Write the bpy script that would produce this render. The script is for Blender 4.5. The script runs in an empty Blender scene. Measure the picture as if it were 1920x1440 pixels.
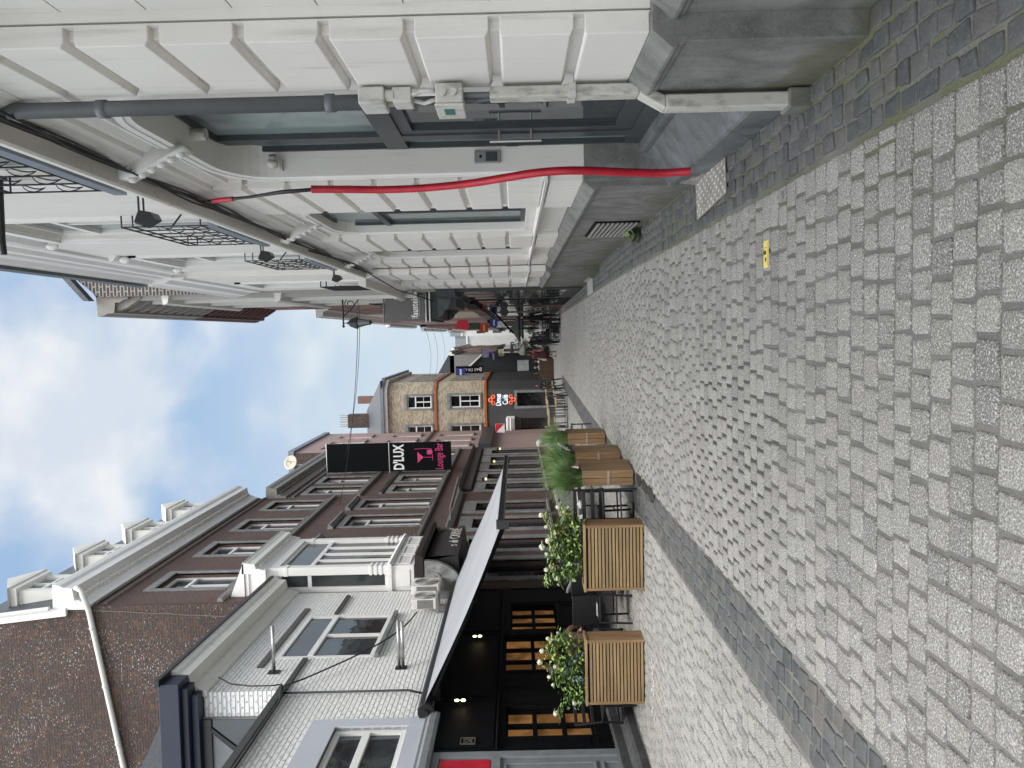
import bpy, bmesh, math, random
from mathutils import Vector, Matrix
from math import sin, cos, pi, radians, sqrt
random.seed(7)
sc = bpy.context.scene
COL = sc.collection
# ---------------------------------------------------------------- camera
F_PX = 1380.0
th = math.atan(94 / F_PX); ph = math.atan(6.3 / F_PX); ro = radians(1.4)
f0 = Vector((-sin(th), cos(th), 0)); r0 = Vector((cos(th), sin(th), 0)); zz = Vector((0, 0, 1))
fw = f0 * cos(ph) + zz * sin(ph); u0 = zz * cos(ph) - f0 * sin(ph)
rt = r0 * cos(ro) - u0 * sin(ro); up = u0 * cos(ro) + r0 * sin(ro)
cam = bpy.data.cameras.new('camera'); cam.sensor_width = 36; cam.lens = F_PX / 1920 * 36
cam.clip_start = 0.05; cam.clip_end = 2000
cam_o = bpy.data.objects.new('camera', cam); COL.objects.link(cam_o)
cx, cy, cz = -up, rt, -fw          # the phone was held sideways: picture-right is straight down
cam_o.matrix_world = Matrix(((cx.x, cy.x, cz.x, 0), (cx.y, cy.y, cz.y, 0), (cx.z, cy.z, cz.z, 0), (0, 0, 0, 1)))
sc.camera = cam_o
# ---------------------------------------------------------------- sky, sun, exposure
SUN_EL, SUN_AZ = radians(58), radians(148)      # azimuth from +Y clockwise
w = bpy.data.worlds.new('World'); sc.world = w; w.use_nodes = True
nt = w.node_tree; nt.nodes.clear()
def N(t, tree=None, **k):
    n = (tree or nt).nodes.new(t)
    for a, b in k.items(): setattr(n, a, b)
    return n
LK = lambda a, b: nt.links.new(a, b)
out = N('ShaderNodeOutputWorld'); bg = N('ShaderNodeBackground')
sky = N('ShaderNodeTexSky'); sky.sky_type = 'NISHITA'; sky.sun_disc = False
sky.sun_elevation = SUN_EL; sky.sun_rotation = SUN_AZ; sky.air_density = 1.0; sky.dust_density = 1.2; sky.ozone_density = 1.2
tc = N('ShaderNodeTexCoord'); sep = N('ShaderNodeSeparateXYZ'); LK(tc.outputs['Generated'], sep.inputs[0])
def math_n(op, a, b=None, clamp=False):
    n = N('ShaderNodeMath', operation=op, use_clamp=clamp)
    for i, v in enumerate((a, b)):
        if v is None: continue
        if isinstance(v, (int, float)): n.inputs[i].default_value = v
        else: LK(v, n.inputs[i])
    return n.outputs[0]
def ramp_n(v, a, b):
    n = N('ShaderNodeMapRange', interpolation_type='SMOOTHSTEP'); LK(v, n.inputs[0]); n.inputs[1].default_value = a; n.inputs[2].default_value = b
    return n.outputs[0]
zc = math_n('ADD', math_n('MAXIMUM', sep.outputs[2], 0.0), 0.22)
pl = N('ShaderNodeCombineXYZ'); LK(math_n('DIVIDE', sep.outputs[0], zc), pl.inputs[0]); LK(math_n('DIVIDE', sep.outputs[1], zc), pl.inputs[1]); pl.inputs[2].default_value = 3.7
dv = N('ShaderNodeMapping'); LK(tc.outputs['Generated'], dv.inputs[0]); dv.inputs['Location'].default_value = (.35, 1.2, 2.6); dv.inputs['Scale'].default_value = (1, 1, 1.25)
nz1 = N('ShaderNodeTexNoise'); LK(dv.outputs[0], nz1.inputs['Vector']); nz1.inputs['Scale'].default_value = 4.2; nz1.inputs['Detail'].default_value = 7; nz1.inputs['Roughness'].default_value = .46; nz1.inputs['Distortion'].default_value = .1
nz2 = N('ShaderNodeTexNoise'); LK(dv.outputs[0], nz2.inputs['Vector']); nz2.inputs['Scale'].default_value = 9; nz2.inputs['Detail'].default_value = 6; nz2.inputs['Roughness'].default_value = .5
cover = ramp_n(nz1.outputs['Fac'], .425, .60)
puff = ramp_n(nz2.outputs['Fac'], .35, .72)
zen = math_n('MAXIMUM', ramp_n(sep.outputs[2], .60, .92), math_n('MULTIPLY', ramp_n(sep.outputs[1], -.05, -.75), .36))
haze_l = ramp_n(sep.outputs[2], .50, .10)
cl = N('ShaderNodeMix', data_type='RGBA'); LK(puff, cl.inputs[0])
cl.inputs[6].default_value = (6.0, 6.6, 7.4, 1); cl.inputs[7].default_value = (7.9, 8.1, 8.3, 1)
bl = N('ShaderNodeMix', data_type='RGBA'); bl.inputs[0].default_value = .75
LK(sky.outputs[0], bl.inputs[6]); bl.inputs[7].default_value = (3.75, 5.5, 7.9, 1)
m1 = N('ShaderNodeMix', data_type='RGBA'); LK(cover, m1.inputs[0]); LK(bl.outputs[2], m1.inputs[6]); LK(cl.outputs[2], m1.inputs[7])
m2 = N('ShaderNodeMix', data_type='RGBA'); LK(math_n('MULTIPLY', haze_l, .8), m2.inputs[0]); LK(m1.outputs[2], m2.inputs[6]); m2.inputs[7].default_value = (6.1, 6.9, 7.4, 1)
m3 = N('ShaderNodeMix', data_type='RGBA'); LK(zen, m3.inputs[0]); LK(m2.outputs[2], m3.inputs[6]); m3.inputs[7].default_value = (30, 30.3, 30.6, 1)   # brightness added overhead and behind the camera, out of frame, to light walls
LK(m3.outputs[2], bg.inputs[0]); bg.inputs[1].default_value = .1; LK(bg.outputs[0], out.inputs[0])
sun = bpy.data.lights.new('sun', 'SUN'); sun.energy = 2.7; sun.angle = radians(25); sun.color = (1, .97, .92)
sun_o = bpy.data.objects.new('sun', sun); COL.objects.link(sun_o)
sd = Vector((sin(SUN_AZ) * cos(SUN_EL), cos(SUN_AZ) * cos(SUN_EL), sin(SUN_EL)))
sun_o.rotation_euler = sd.to_track_quat('Z', 'Y').to_euler(); sun_o.location = (0, 0, 30)
sc.view_settings.view_transform = 'Standard'; sc.view_settings.look = 'None'; sc.view_settings.gamma = 1
sc.view_settings.exposure = 0.2
sc.cycles.max_bounces = 6; sc.cycles.diffuse_bounces = 4; sc.cycles.glossy_bounces = 3; sc.cycles.transmission_bounces = 4
sc.cycles.use_denoising = True
# ---------------------------------------------------------------- mesh helpers
def rnd(a, b): return random.uniform(a, b)
def wloc(o):
    v = Vector((0, 0, 0))
    while o is not None:
        v += o.location; o = o.parent
    return v
class MB:
    """collects shapes, then links them as ONE mesh object"""
    def __init__(s, T=None): s.v = []; s.f = []; s.m = []; s.T = T; s.mi = 0
    def add(s, vs, fs, raw=False):
        b = len(s.v)
        s.v += [Vector(s.T(*p)) if (s.T and not raw) else Vector(p) for p in vs]
        for q in fs: s.f.append([b + i for i in q]); s.m.append(s.mi)
    def quad(s, *p): s.add(p, [list(range(len(p)))])
    def box(s, a0, a1, b0, b1, c0, c1):
        s.add([(a0, b0, c0), (a1, b0, c0), (a1, b1, c0), (a0, b1, c0), (a0, b0, c1), (a1, b0, c1), (a1, b1, c1), (a0, b1, c1)],
              [(3, 2, 1, 0), (4, 5, 6, 7), (0, 1, 5, 4), (1, 2, 6, 5), (2, 3, 7, 6), (3, 0, 4, 7)])
    def prof(s, pts, a0, a1):
        """profile of (o, z) points swept along the first axis"""
        n = len(pts)
        s.add([(a0, p[0], p[1]) for p in pts] + [(a1, p[0], p[1]) for p in pts],
              [list(range(n))[::-1], list(range(n, 2 * n))] + [(i, (i + 1) % n, n + (i + 1) % n, n + i) for i in range(n)])
    def prism(s, pts, d):
        n = len(pts); d = Vector(d)
        P = [Vector(p) for p in pts]
        s.add([tuple(p) for p in P] + [tuple(p + d) for p in P],
              [list(range(n))[::-1], list(range(n, 2 * n))] + [(i, (i + 1) % n, n + (i + 1) % n, n + i) for i in range(n)])
    def tube(s, path, r, n=8, caps=True):
        P = [Vector(s.T(*p)) if s.T else Vector(p) for p in path]
        R = r if isinstance(r, (list, tuple)) else [r] * len(P)
        rings = []; up_ = None
        for i, p in enumerate(P):
            t = (P[min(i + 1, len(P) - 1)] - P[max(i - 1, 0)]).normalized()
            if up_ is None:
                up_ = Vector((0, 0, 1)) if abs(t.z) < .9 else Vector((1, 0, 0))
            a = t.cross(up_).normalized(); b = a.cross(t).normalized(); up_ = b
            rings.append([p + a * (R[i] * cos(2 * pi * k / n)) + b * (R[i] * sin(2 * pi * k / n)) for k in range(n)])
        vs = [tuple(q) for r_ in rings for q in r_]; fs = []
        for i in range(len(P) - 1):
            for k in range(n): fs.append((i * n + k, i * n + (k + 1) % n, (i + 1) * n + (k + 1) % n, (i + 1) * n + k))
        if caps: fs += [list(range(n))[::-1], [(len(P) - 1) * n + k for k in range(n)]]
        s.add(vs, fs, raw=True)
    def ball(s, c, r, n=10, m=7, sq=(1, 1, 1)):
        c = Vector(s.T(*c)) if s.T else Vector(c); vs = []; fs = []
        for j in range(m + 1):
            a = pi * j / m
            for k in range(n):
                b = 2 * pi * k / n
                vs.append((c.x + r * sq[0] * sin(a) * cos(b), c.y + r * sq[1] * sin(a) * sin(b), c.z + r * sq[2] * cos(a)))
        for j in range(m):
            for k in range(n): fs.append((j * n + k, (j + 1) * n + k, (j + 1) * n + (k + 1) % n, j * n + (k + 1) % n))
        s.add(vs, fs, raw=True)
    def build(s, name, mats, parent=None, smooth=False, bevel=0, recalc=True):
        if not isinstance(mats, (list, tuple)): mats = [mats]
        vs = s.v
        if parent is None:
            xs = [p.x for p in vs]; ys = [p.y for p in vs]; zs = [p.z for p in vs]
            loc = Vector(((min(xs) + max(xs)) / 2, (min(ys) + max(ys)) / 2, min(zs)))
        else: loc = Vector((0, 0, 0))
        sub = loc if parent is None else wloc(parent)
        me = bpy.data.meshes.new(name)
        me.from_pydata([tuple(p - sub) for p in vs], [], s.f)
        for m in mats: me.materials.append(m)
        me.polygons.foreach_set('material_index', s.m)
        if smooth: me.polygons.foreach_set('use_smooth', [True] * len(s.f))
        if recalc:
            b = bmesh.new(); b.from_mesh(me); bmesh.ops.recalc_face_normals(b, faces=b.faces); b.to_mesh(me); b.free()
        me.update()
        o = bpy.data.objects.new(name, me); COL.objects.link(o); o.location = loc
        if parent is not None: o.parent = parent
        if bevel:
            md = o.modifiers.new('bevel', 'BEVEL'); md.width = bevel; md.segments = 2; md.limit_method = 'ANGLE'; md.angle_limit = radians(40)
        return o
def tag(o, label=None, cat=None, group=None, kind=None):
    if label: o['label'] = label
    if cat: o['category'] = cat
    if group: o['group'] = group
    if kind: o['kind'] = kind
    return o
def thing(name, label, cat, loc=(0, 0, 0), group=None):
    o = bpy.data.objects.new(name, None); COL.objects.link(o); o.location = loc; o.empty_display_size = .1
    return tag(o, label, cat, group)
def copy_tree(o, parent=None):
    c = o.copy(); COL.objects.link(c); c.parent = parent
    for ch in list(o.children): copy_tree(ch, c)
    return c
def place(o, loc, rz=0, label=None, group=None):
    o.location = loc; o.rotation_euler = (0, 0, rz)
    if label: o['label'] = label
    if group: o['group'] = group
    return o
def frame(x0, side, ang=0, y0=0):
    """facade coordinates: along the street, out of the wall, up"""
    a = radians(ang); dx, dy = -sin(a), cos(a); nx, ny = cos(a) * side, sin(a) * side
    return lambda s, o, z: (x0 + dx * (s - y0) + nx * o, y0 + dy * (s - y0) + ny * o, z)
def text_mb(mb, body, put, width=None, height=1.0, depth=.01, align='CENTER', spacing=1.0, shear=0, bold=0):
    """put(u, v, d): text plane coordinates to the world"""
    cu = bpy.data.curves.new('lettering', 'FONT'); cu.body = body; cu.align_x = align; cu.size = 1; cu.extrude = .5; cu.resolution_u = 3
    cu.space_character = spacing; cu.shear = shear; cu.offset = bold
    o = bpy.data.objects.new('lettering', cu); COL.objects.link(o)
    bpy.context.view_layer.update()
    me = bpy.data.meshes.new_from_object(o.evaluated_get(bpy.context.evaluated_depsgraph_get()))
    bpy.data.objects.remove(o)
    xs = [v.co.x for v in me.vertices]; ys = [v.co.y for v in me.vertices]
    h = max(ys) - min(ys); wd = max(xs) - min(xs); k = height / h; kx = k if width is None else width / wd
    xm = (max(xs) + min(xs)) / 2
    mb.add([put((v.co.x - xm) * kx, (v.co.y - min(ys)) * k, (v.co.z + .5) * depth) for v in me.vertices], [list(p.vertices) for p in me.polygons], raw=True)
    bpy.data.meshes.remove(me)
# ---------------------------------------------------------------- materials
def newmat(name):
    m = bpy.data.materials.new(name); m.use_nodes = True; t = m.node_tree; t.nodes.clear()
    o = t.nodes.new('ShaderNodeOutputMaterial'); p = t.nodes.new('ShaderNodeBsdfPrincipled'); t.links.new(p.outputs[0], o.inputs[0])
    return m, t, p
class MT:
    """small node-building helper"""
    def __init__(s, name, rough=.7, metal=0, spec=.5):
        s.m, s.t, s.p = newmat(name); s.p.inputs['Roughness'].default_value = rough; s.p.inputs['Metallic'].default_value = metal
        s.p.inputs['Specular IOR Level'].default_value = spec
        s.tc = s.t.nodes.new('ShaderNodeTexCoord'); s.co = s.tc.outputs['Object']
    def L(s, a, b): s.t.links.new(a, b)
    def n(s, t, **k):
        n = s.t.nodes.new(t)
        for a, b in k.items(): setattr(n, a, b)
        return n
    def val(s, v, sock):
        if isinstance(v, (int, float)): sock.default_value = v
        elif isinstance(v, (tuple, list)): sock.default_value = tuple(v) if len(v) == 4 else tuple(v) + (1,)
        else: s.L(v, sock)
    def math(s, op, a, b=0.0, clamp=False):
        n = s.n('ShaderNodeMath', operation=op, use_clamp=clamp); s.val(a, n.inputs[0]); s.val(b, n.inputs[1]); return n.outputs[0]
    def noise(s, scale, detail=4, rough=.55, vec=None, stretch=None, dist=0):
        v = vec or s.co
        if stretch:
            mp = s.n('ShaderNodeMapping'); s.L(v, mp.inputs[0]); mp.inputs['Scale'].default_value = stretch; v = mp.outputs[0]
        n = s.n('ShaderNodeTexNoise'); s.L(v, n.inputs['Vector']); n.inputs['Scale'].default_value = scale; n.inputs['Detail'].default_value = detail
        n.inputs['Roughness'].default_value = rough; n.inputs['Distortion'].default_value = dist
        return n.outputs['Fac']
    def ramp(s, v, a, b, lo=0., hi=1.):
        n = s.n('ShaderNodeMapRange', interpolation_type='SMOOTHSTEP'); s.L(v, n.inputs[0])
        n.inputs[1].default_value = a; n.inputs[2].default_value = b; n.inputs[3].default_value = lo; n.inputs[4].default_value = hi
        return n.outputs[0]
    def mix(s, f, a, b, mode='MIX'):
        n = s.n('ShaderNodeMix', data_type='RGBA', blend_type=mode); s.val(f, n.inputs[0]); s.val(a, n.inputs[6]); s.val(b, n.inputs[7]); return n.outputs[2]
    def bump(s, h, dist=.01, strength=1., prev=None):
        n = s.n('ShaderNodeBump'); s.L(h, n.inputs['Height']); n.inputs['Distance'].default_value = dist; n.inputs['Strength'].default_value = strength
        if prev: s.L(prev, n.inputs['Normal'])
        s.L(n.outputs[0], s.p.inputs['Normal']); return n.outputs[0]
    def color(s, c): s.val(c, s.p.inputs['Base Color']); return s
    def island(s): return s.n('ShaderNodeNewGeometry').outputs['Random Per Island']
    def wallvec(s):
        """(along, up) coordinates on either wall direction"""
        g = s.n('ShaderNodeNewGeometry'); sn = s.n('ShaderNodeSeparateXYZ'); s.L(g.outputs['True Normal'], sn.inputs[0])
        sx = s.n('ShaderNodeSeparateXYZ'); s.L(s.co, sx.inputs[0])
        f = s.math('GREATER_THAN', s.math('ABSOLUTE', sn.outputs[0]), .6)
        u = s.math('ADD', s.math('MULTIPLY', sx.outputs[1], f), s.math('MULTIPLY', sx.outputs[0], s.math('SUBTRACT', 1.0, f)))
        c = s.n('ShaderNodeCombineXYZ'); s.L(u, c.inputs[0]); s.L(sx.outputs[2], c.inputs[1]); return c.outputs[0]
def plain(name, c, rough=.6, metal=0, var=.12, scale=6, bump=0, spec=.5, bscale=60):
    k = MT(name, rough, metal, spec); n = k.noise(scale, 5)
    k.color(k.mix(k.ramp(n, .25, .75), [x * (1 - var) for x in c], [min(1, x * (1 + var)) for x in c]))
    if bump: k.bump(k.noise(bscale, 4), bump)
    return k.m
def painted(name, c, dirt=(.30, .28, .25), amt=.5, rough=.65):
    """painted masonry: brushy bump, rain streaks, patchy grime"""
    k = MT(name, rough); st = k.noise(3.0, 6, .6, stretch=(5, 5, .35)); bl_ = k.noise(1.1, 5); fine = k.noise(26, 4)
    f = k.math('MULTIPLY', k.ramp(st, .52, .8), k.ramp(bl_, .35, .7)); f = k.math('MULTIPLY', f, amt)
    a = k.mix(k.ramp(bl_, .3, .7), [x * .93 for x in c], c); a = k.mix(k.math('MULTIPLY', k.ramp(fine, .55, .75), .12), a, [x * .7 for x in c])
    k.color(k.mix(f, a, dirt)); k.bump(k.math('ADD', k.math('MULTIPLY', fine, .5), k.math('MULTIPLY', k.noise(90, 2), .25)), .0016); return k.m
def grimy(name, c, amt):
    k = MT(name, .55); a = k.noise(16, 6, .65, stretch=(1, 1, .45)); b = k.noise(5, 4); f = k.math('MULTIPLY', k.ramp(k.math('ADD', a, k.math('MULTIPLY', b, .5)), .70, .92), amt)
    k.color(k.mix(f, k.mix(k.ramp(b, .3, .7), [x * .86 for x in c], c), (.10, .09, .075))); k.bump(a, .001); return k.m
def stone(name, c, rough=.75, amt=.55):
    k = MT(name, rough); st = k.noise(3, 7, .66, stretch=(1.5, 1.5, 1.1), dist=.5); bl_ = k.noise(.9, 4); fn = k.noise(70, 4)
    a = k.mix(k.ramp(st, .3, .72), [x * (1 - amt) for x in c], [x * (1 + amt * .7) for x in c]); a = k.mix(k.math('MULTIPLY', k.ramp(bl_, .45, .7), .35), a, [c[0] * .55, c[1] * .55, c[2] * .5])
    k.color(k.mix(k.math('MULTIPLY', k.ramp(fn, .5, .7), .25), a, [x * 1.6 for x in c])); k.bump(k.math('ADD', st, k.math('MULTIPLY', fn, .3)), .006); return k.m
def stone_t(name, c, rough=.75, amt=.4):
    k = MT(name, rough); st = k.noise(3, 7, .66, stretch=(1.5, 1.5, 1.1), dist=.5); bl_ = k.noise(.9, 4); fn = k.noise(70, 4)
    a = k.mix(k.ramp(st, .3, .72), [x * (1 - amt) for x in c], [x * (1 + amt * .7) for x in c]); a = k.mix(k.math('MULTIPLY', k.ramp(bl_, .45, .7), .3), a, [c[0] * .6, c[1] * .58, c[2] * .52])
    k.bump(k.math('ADD', st, k.math('MULTIPLY', fn, .3)), .006); k.last = k.mix(k.math('MULTIPLY', k.ramp(fn, .5, .7), .25), a, [x * 1.6 for x in c]); return k
def mossy(k):
    g = k.n('ShaderNodeNewGeometry'); s = k.n('ShaderNodeSeparateXYZ'); k.L(g.outputs['Position'], s.inputs[0]); n = k.noise(2.2, 6, .65)
    h = k.math('SUBTRACT', 1.0, k.math('MULTIPLY', k.math('ADD', s.outputs[2], 1.6), 1.6)); f = k.ramp(k.math('ADD', n, k.math('MULTIPLY', h, .45)), .72, .98)
    k.color(k.mix(k.math('MULTIPLY', f, .6), k.last, (.085, .088, .035))); return k.m
def brick(name, c1, c2, mortar, bw=.21, rh=.067, ms=.009, rough=.85, bump=.006, dirt=.3, white=0., soft=0.):
    k = MT(name, rough); v = k.wallvec()
    wob = k.n('ShaderNodeVectorMath', operation='SCALE'); nv = k.n('ShaderNodeTexNoise'); k.L(v, nv.inputs['Vector']); nv.inputs['Scale'].default_value = 9; k.L(nv.outputs['Color'], wob.inputs[0]); wob.inputs['Scale'].default_value = .012
    ad = k.n('ShaderNodeVectorMath', operation='ADD'); k.L(v, ad.inputs[0]); k.L(wob.outputs[0], ad.inputs[1])
    b = k.n('ShaderNodeTexBrick'); k.L(ad.outputs[0], b.inputs['Vector']); b.inputs['Scale'].default_value = 1; b.inputs['Brick Width'].default_value = bw; b.inputs['Row Height'].default_value = rh
    b.inputs['Mortar Size'].default_value = ms; b.inputs['Mortar Smooth'].default_value = soft; b.inputs['Bias'].default_value = 0
    k.val(c1, b.inputs['Color1']); k.val(c2, b.inputs['Color2']); k.val(mortar, b.inputs['Mortar'])
    g = k.noise(.7, 6, .6); f2 = k.noise(14, 4)
    c = k.mix(k.math('MULTIPLY', k.ramp(g, .4, .7), dirt), b.outputs['Color'], [x * .35 for x in c1]); c = k.mix(k.math('MULTIPLY', k.ramp(f2, .4, .7), .25), c, [min(1, x * 1.5) for x in c2])
    if white:
        sp = k.noise(34, 2, .5, vec=ad.outputs[0], stretch=(.55, 1.3, 1)); sp2 = k.noise(.6, 5, .65); near = k.math('MULTIPLY', k.ramp(b.outputs['Fac'], .2, .9), 1.0)
        f = k.math('MULTIPLY', k.ramp(k.math('ADD', sp, k.math('MULTIPLY', sp2, .5)), .85, .92), near); c = k.mix(k.math('MULTIPLY', f, white), c, (.62, .60, .56))
        ln = k.noise(5, 3, .5, vec=ad.outputs[0]); c = k.mix(k.math('MULTIPLY', k.ramp(ln, .55, .7), .45), c, (.155, .075, .035))
    k.color(c)
    h = k.math('ADD', k.math('MULTIPLY', k.math('SUBTRACT', 1.0, b.outputs['Fac']), 1.0), k.math('MULTIPLY', f2, .5)); k.bump(h, bump); return k.m
def wood(name, c, axis=2, rough=.55):
    k = MT(name, rough); sv = [14, 14, 14]; sv[axis] = .9
    g = k.noise(1.6, 8, .62, stretch=tuple(sv), dist=.6); r = k.island(); kn = k.noise(7, 2)
    a = k.mix(k.ramp(g, .3, .7), [x * .62 for x in c], [min(1, x * 1.25) for x in c])
    a = k.mix(k.math('MULTIPLY', r, .45), a, [c[0] * .55, c[1] * .5, c[2] * .45]); a = k.mix(k.math('MULTIPLY', k.ramp(kn, .68, .75), .7), a, [x * .3 for x in c])
    k.color(a); k.bump(g, .002); return k.m
def glass(name, c=(.02, .025, .027), rough=.03):
    k = MT(name, rough, spec=.8); k.color(k.mix(k.ramp(k.noise(.9, 3), .4, .6), c, [x * 1.8 for x in c])); k.bump(k.noise(1.6, 2), .004); return k.m
def emit(name, c, st):
    k = MT(name, .5); k.color([x * .4 for x in c]); n = k.noise(2.2, 4)
    k.L(k.mix(k.ramp(n, .38, .62), [x * .28 for x in c], c), k.p.inputs['Emission Color']); k.p.inputs['Emission Strength'].default_value = st; return k.m
WHITE = painted('white_paint', (.725, .705, .665), amt=.8); WHITE2 = painted('white_trim', (.77, .76, .74), amt=.35); OFFW = painted('old_white', (.66, .65, .61), amt=.8)
SOFFIT = painted('grey_soffit', (.36, .34, .32), (.10, .09, .08), .7); LILAC = painted('pale_grey_paint', (.50, .52, .57), amt=.15)
PLINTH = mossy(stone_t('bluestone_plinth', (.180, .178, .172))); BLUEST = stone('bluestone', (.22, .225, .225), amt=.35); STEP = stone('step_stone', (.125, .135, .142), .6, .45)
GREYP = plain('grey_paint', (.19, .205, .22), .5); DARKGREY = plain('anthracite', (.045, .052, .058), .4); BLACK = plain('black_paint', (.0030, .0034, .0044), .6, spec=.12); BLACKM = plain('black_metal', (.012, .012, .013), .42)
NAVY = plain('navy_paint', (.012, .017, .035), .45); ZINC = plain('zinc', (.20, .225, .25), .45, .6); PIPEG = plain('grey_pipe', (.11, .12, .13), .45); STEEL = plain('steel', (.42, .42, .41), .38, .9)
IRON = plain('wrought_iron', (.010, .011, .014), .5); SLATE = plain('slate', (.06, .065, .075), .55, bump=.01, bscale=20); REDP = plain('red_paint', (.50, .012, .03), .45)
GLASS = glass('window_glass'); GLASSP = glass('pale_glass', (.12, .155, .155), .12); GLASSM = glass('upper_glass', (.055, .065, .07), .06); GLASSK = glass('dark_glass', (.006, .007, .008))
BR_DARK = brick('brown_brick', (.118, .062, .049), (.080, .047, .039), (.125, .10, .088), ms=.010)
BR_GABLE = brick('weathered_brick', (.105, .056, .040), (.056, .042, .038), (.030, .025, .022), white=.6, ms=.012, dirt=.35)
BR_WHITE = brick('painted_brick', (.83, .82, .79), (.79, .785, .765), (.69, .69, .675), bw=.2, rh=.077, ms=.016, bump=.035, dirt=.05, soft=.7)
BR_YEL = brick('yellow_brick', (.58, .49, .33), (.20, .15, .10), (.46, .43, .37), ms=.012, dirt=.12, rh=.075, bw=.21)
BR_PINK = brick('pink_brick', (.36, .25, .235), (.33, .225, .21), (.33, .26, .245), dirt=.15, bump=.003)
BR_RED = brick('red_brick', (.23, .10, .07), (.17, .08, .06), (.26, .22, .19))
WOODP = wood('planter_wood', (.315, .215, .108), 0); WOODV = wood('cladding_wood', (.30, .185, .095), 2); WOODT = wood('table_wood', (.38, .26, .16), 1)
REDHOSE = plain('red_plastic', (.46, .012, .03), .42, var=.18, scale=9); CABLE = plain('cable', (.012, .012, .012), .5); PLASTIC = grimy('box_plastic', (.56, .55, .51), .45)
AWN = MT('awning_cloth', .8); AWN.color(AWN.mix(AWN.ramp(AWN.noise(1.5, 4, stretch=(.5, .5, .5)), .3, .7), (.31, .318, .345), (.36, .368, .395)))
_tr = AWN.n('ShaderNodeBsdfTranslucent'); _tr.inputs[0].default_value = (.62, .64, .72, 1); _mx = AWN.n('ShaderNodeMixShader'); _mx.inputs[0].default_value = .2
AWN.L(AWN.p.outputs[0], _mx.inputs[1]); AWN.L(_tr.outputs[0], _mx.inputs[2])
for _n in AWN.t.nodes:
    if _n.type == 'OUTPUT_MATERIAL': AWN.L(_mx.outputs[0], _n.inputs[0])
AWN = AWN.m
WARM = emit('warm_room', (.62, .29, .09), .25); LAMP = emit('lamp_glow', (1.0, .82, .45), 9); NEONW = emit('white_neon', (.8, .9, 1.0), 1.2); NEONO = emit('orange_neon', (1.0, .16, .05), 1.3); ORANGEBAND = plain('orange_band', (.42, .10, .025), .5)
CURTAIN = plain('curtain', (.55, .55, .53), .9)
# ---------------------------------------------------------------- the ground
def gz(y):
    t = max(0.0, y - 9); return -1.6 - .026 * (sqrt(t * t + 9) - 3)
def ground_mat(name, far=False):
    k = MT(name, .85); g = k.n('ShaderNodeNewGeometry'); k.co = g.outputs['Position']; sx = k.n('ShaderNodeSeparateXYZ'); k.L(k.co, sx.inputs[0])
    if far:
        b = k.n('ShaderNodeTexBrick'); k.L(k.co, b.inputs['Vector']); b.inputs['Scale'].default_value = 1; b.inputs['Brick Width'].default_value = .16; b.inputs['Row Height'].default_value = .14; b.inputs['Mortar Size'].default_value = .008
        k.val((.29, .285, .27), b.inputs['Color1']); k.val((.23, .228, .22), b.inputs['Color2']); k.val((.16, .155, .15), b.inputs['Mortar'])
        k.color(b.outputs['Color'])
    else:
        n = k.noise(3, 6); c = k.mix(k.ramp(n, .3, .7), (.115, .112, .104), (.175, .17, .158)); mo = k.noise(2.2, 5, .6)
        right = k.ramp(sx.outputs[0], .2, .95); left = k.ramp(sx.outputs[0], -5.0, -5.8)
        f = k.math('MULTIPLY', k.math('MAXIMUM', right, left), k.ramp(mo, .38, .60)); near = k.ramp(sx.outputs[1], 14, 7)
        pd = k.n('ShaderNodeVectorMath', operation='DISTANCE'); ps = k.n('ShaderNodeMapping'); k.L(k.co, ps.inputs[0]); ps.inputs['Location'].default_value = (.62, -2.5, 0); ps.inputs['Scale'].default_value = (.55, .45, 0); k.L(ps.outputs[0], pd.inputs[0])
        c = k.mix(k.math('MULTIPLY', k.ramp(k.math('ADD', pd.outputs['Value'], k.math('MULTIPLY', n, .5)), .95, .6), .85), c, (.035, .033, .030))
        c = k.mix(k.math('MULTIPLY', k.math('MULTIPLY', f, near), .75), c, (.098, .108, .034)); k.color(k.mix(k.math('MULTIPLY', k.ramp(k.noise(120, 3), .45, .65), .4), c, (.05, .048, .044)))
        k.bump(k.math('ADD', k.noise(60, 4), k.math('MULTIPLY', n, .5)), .008)
    return k.m
MORTAR, FARST = ground_mat('joint_mortar'), ground_mat('far_setts', True)
g = MB()
ys = [-40, -10, 0, 2, 4, 6, 8] + [9 + i for i in range(0, 26, 1)]
xs = [-60, -6.4, 1.55, 60]
def sheet(mb, xs, ys, dz):
    for i in range(len(ys) - 1):
        for j in range(len(xs) - 1):
            mb.quad((xs[j], ys[i], gz(ys[i]) + dz), (xs[j + 1], ys[i], gz(ys[i]) + dz), (xs[j + 1], ys[i + 1], gz(ys[i + 1]) + dz), (xs[j], ys[i + 1], gz(ys[i + 1]) + dz))
sheet(g, xs, ys, -.0095)
g.mi = 1; sheet(g, xs, [34, 38, 44, 50, 60, 75, 95, 120, 160, 300], -.002)
tag(g.build('street', [MORTAR, FARST], recalc=False), 'cobbled street falling gently away between the houses', 'street', kind='structure')
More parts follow.
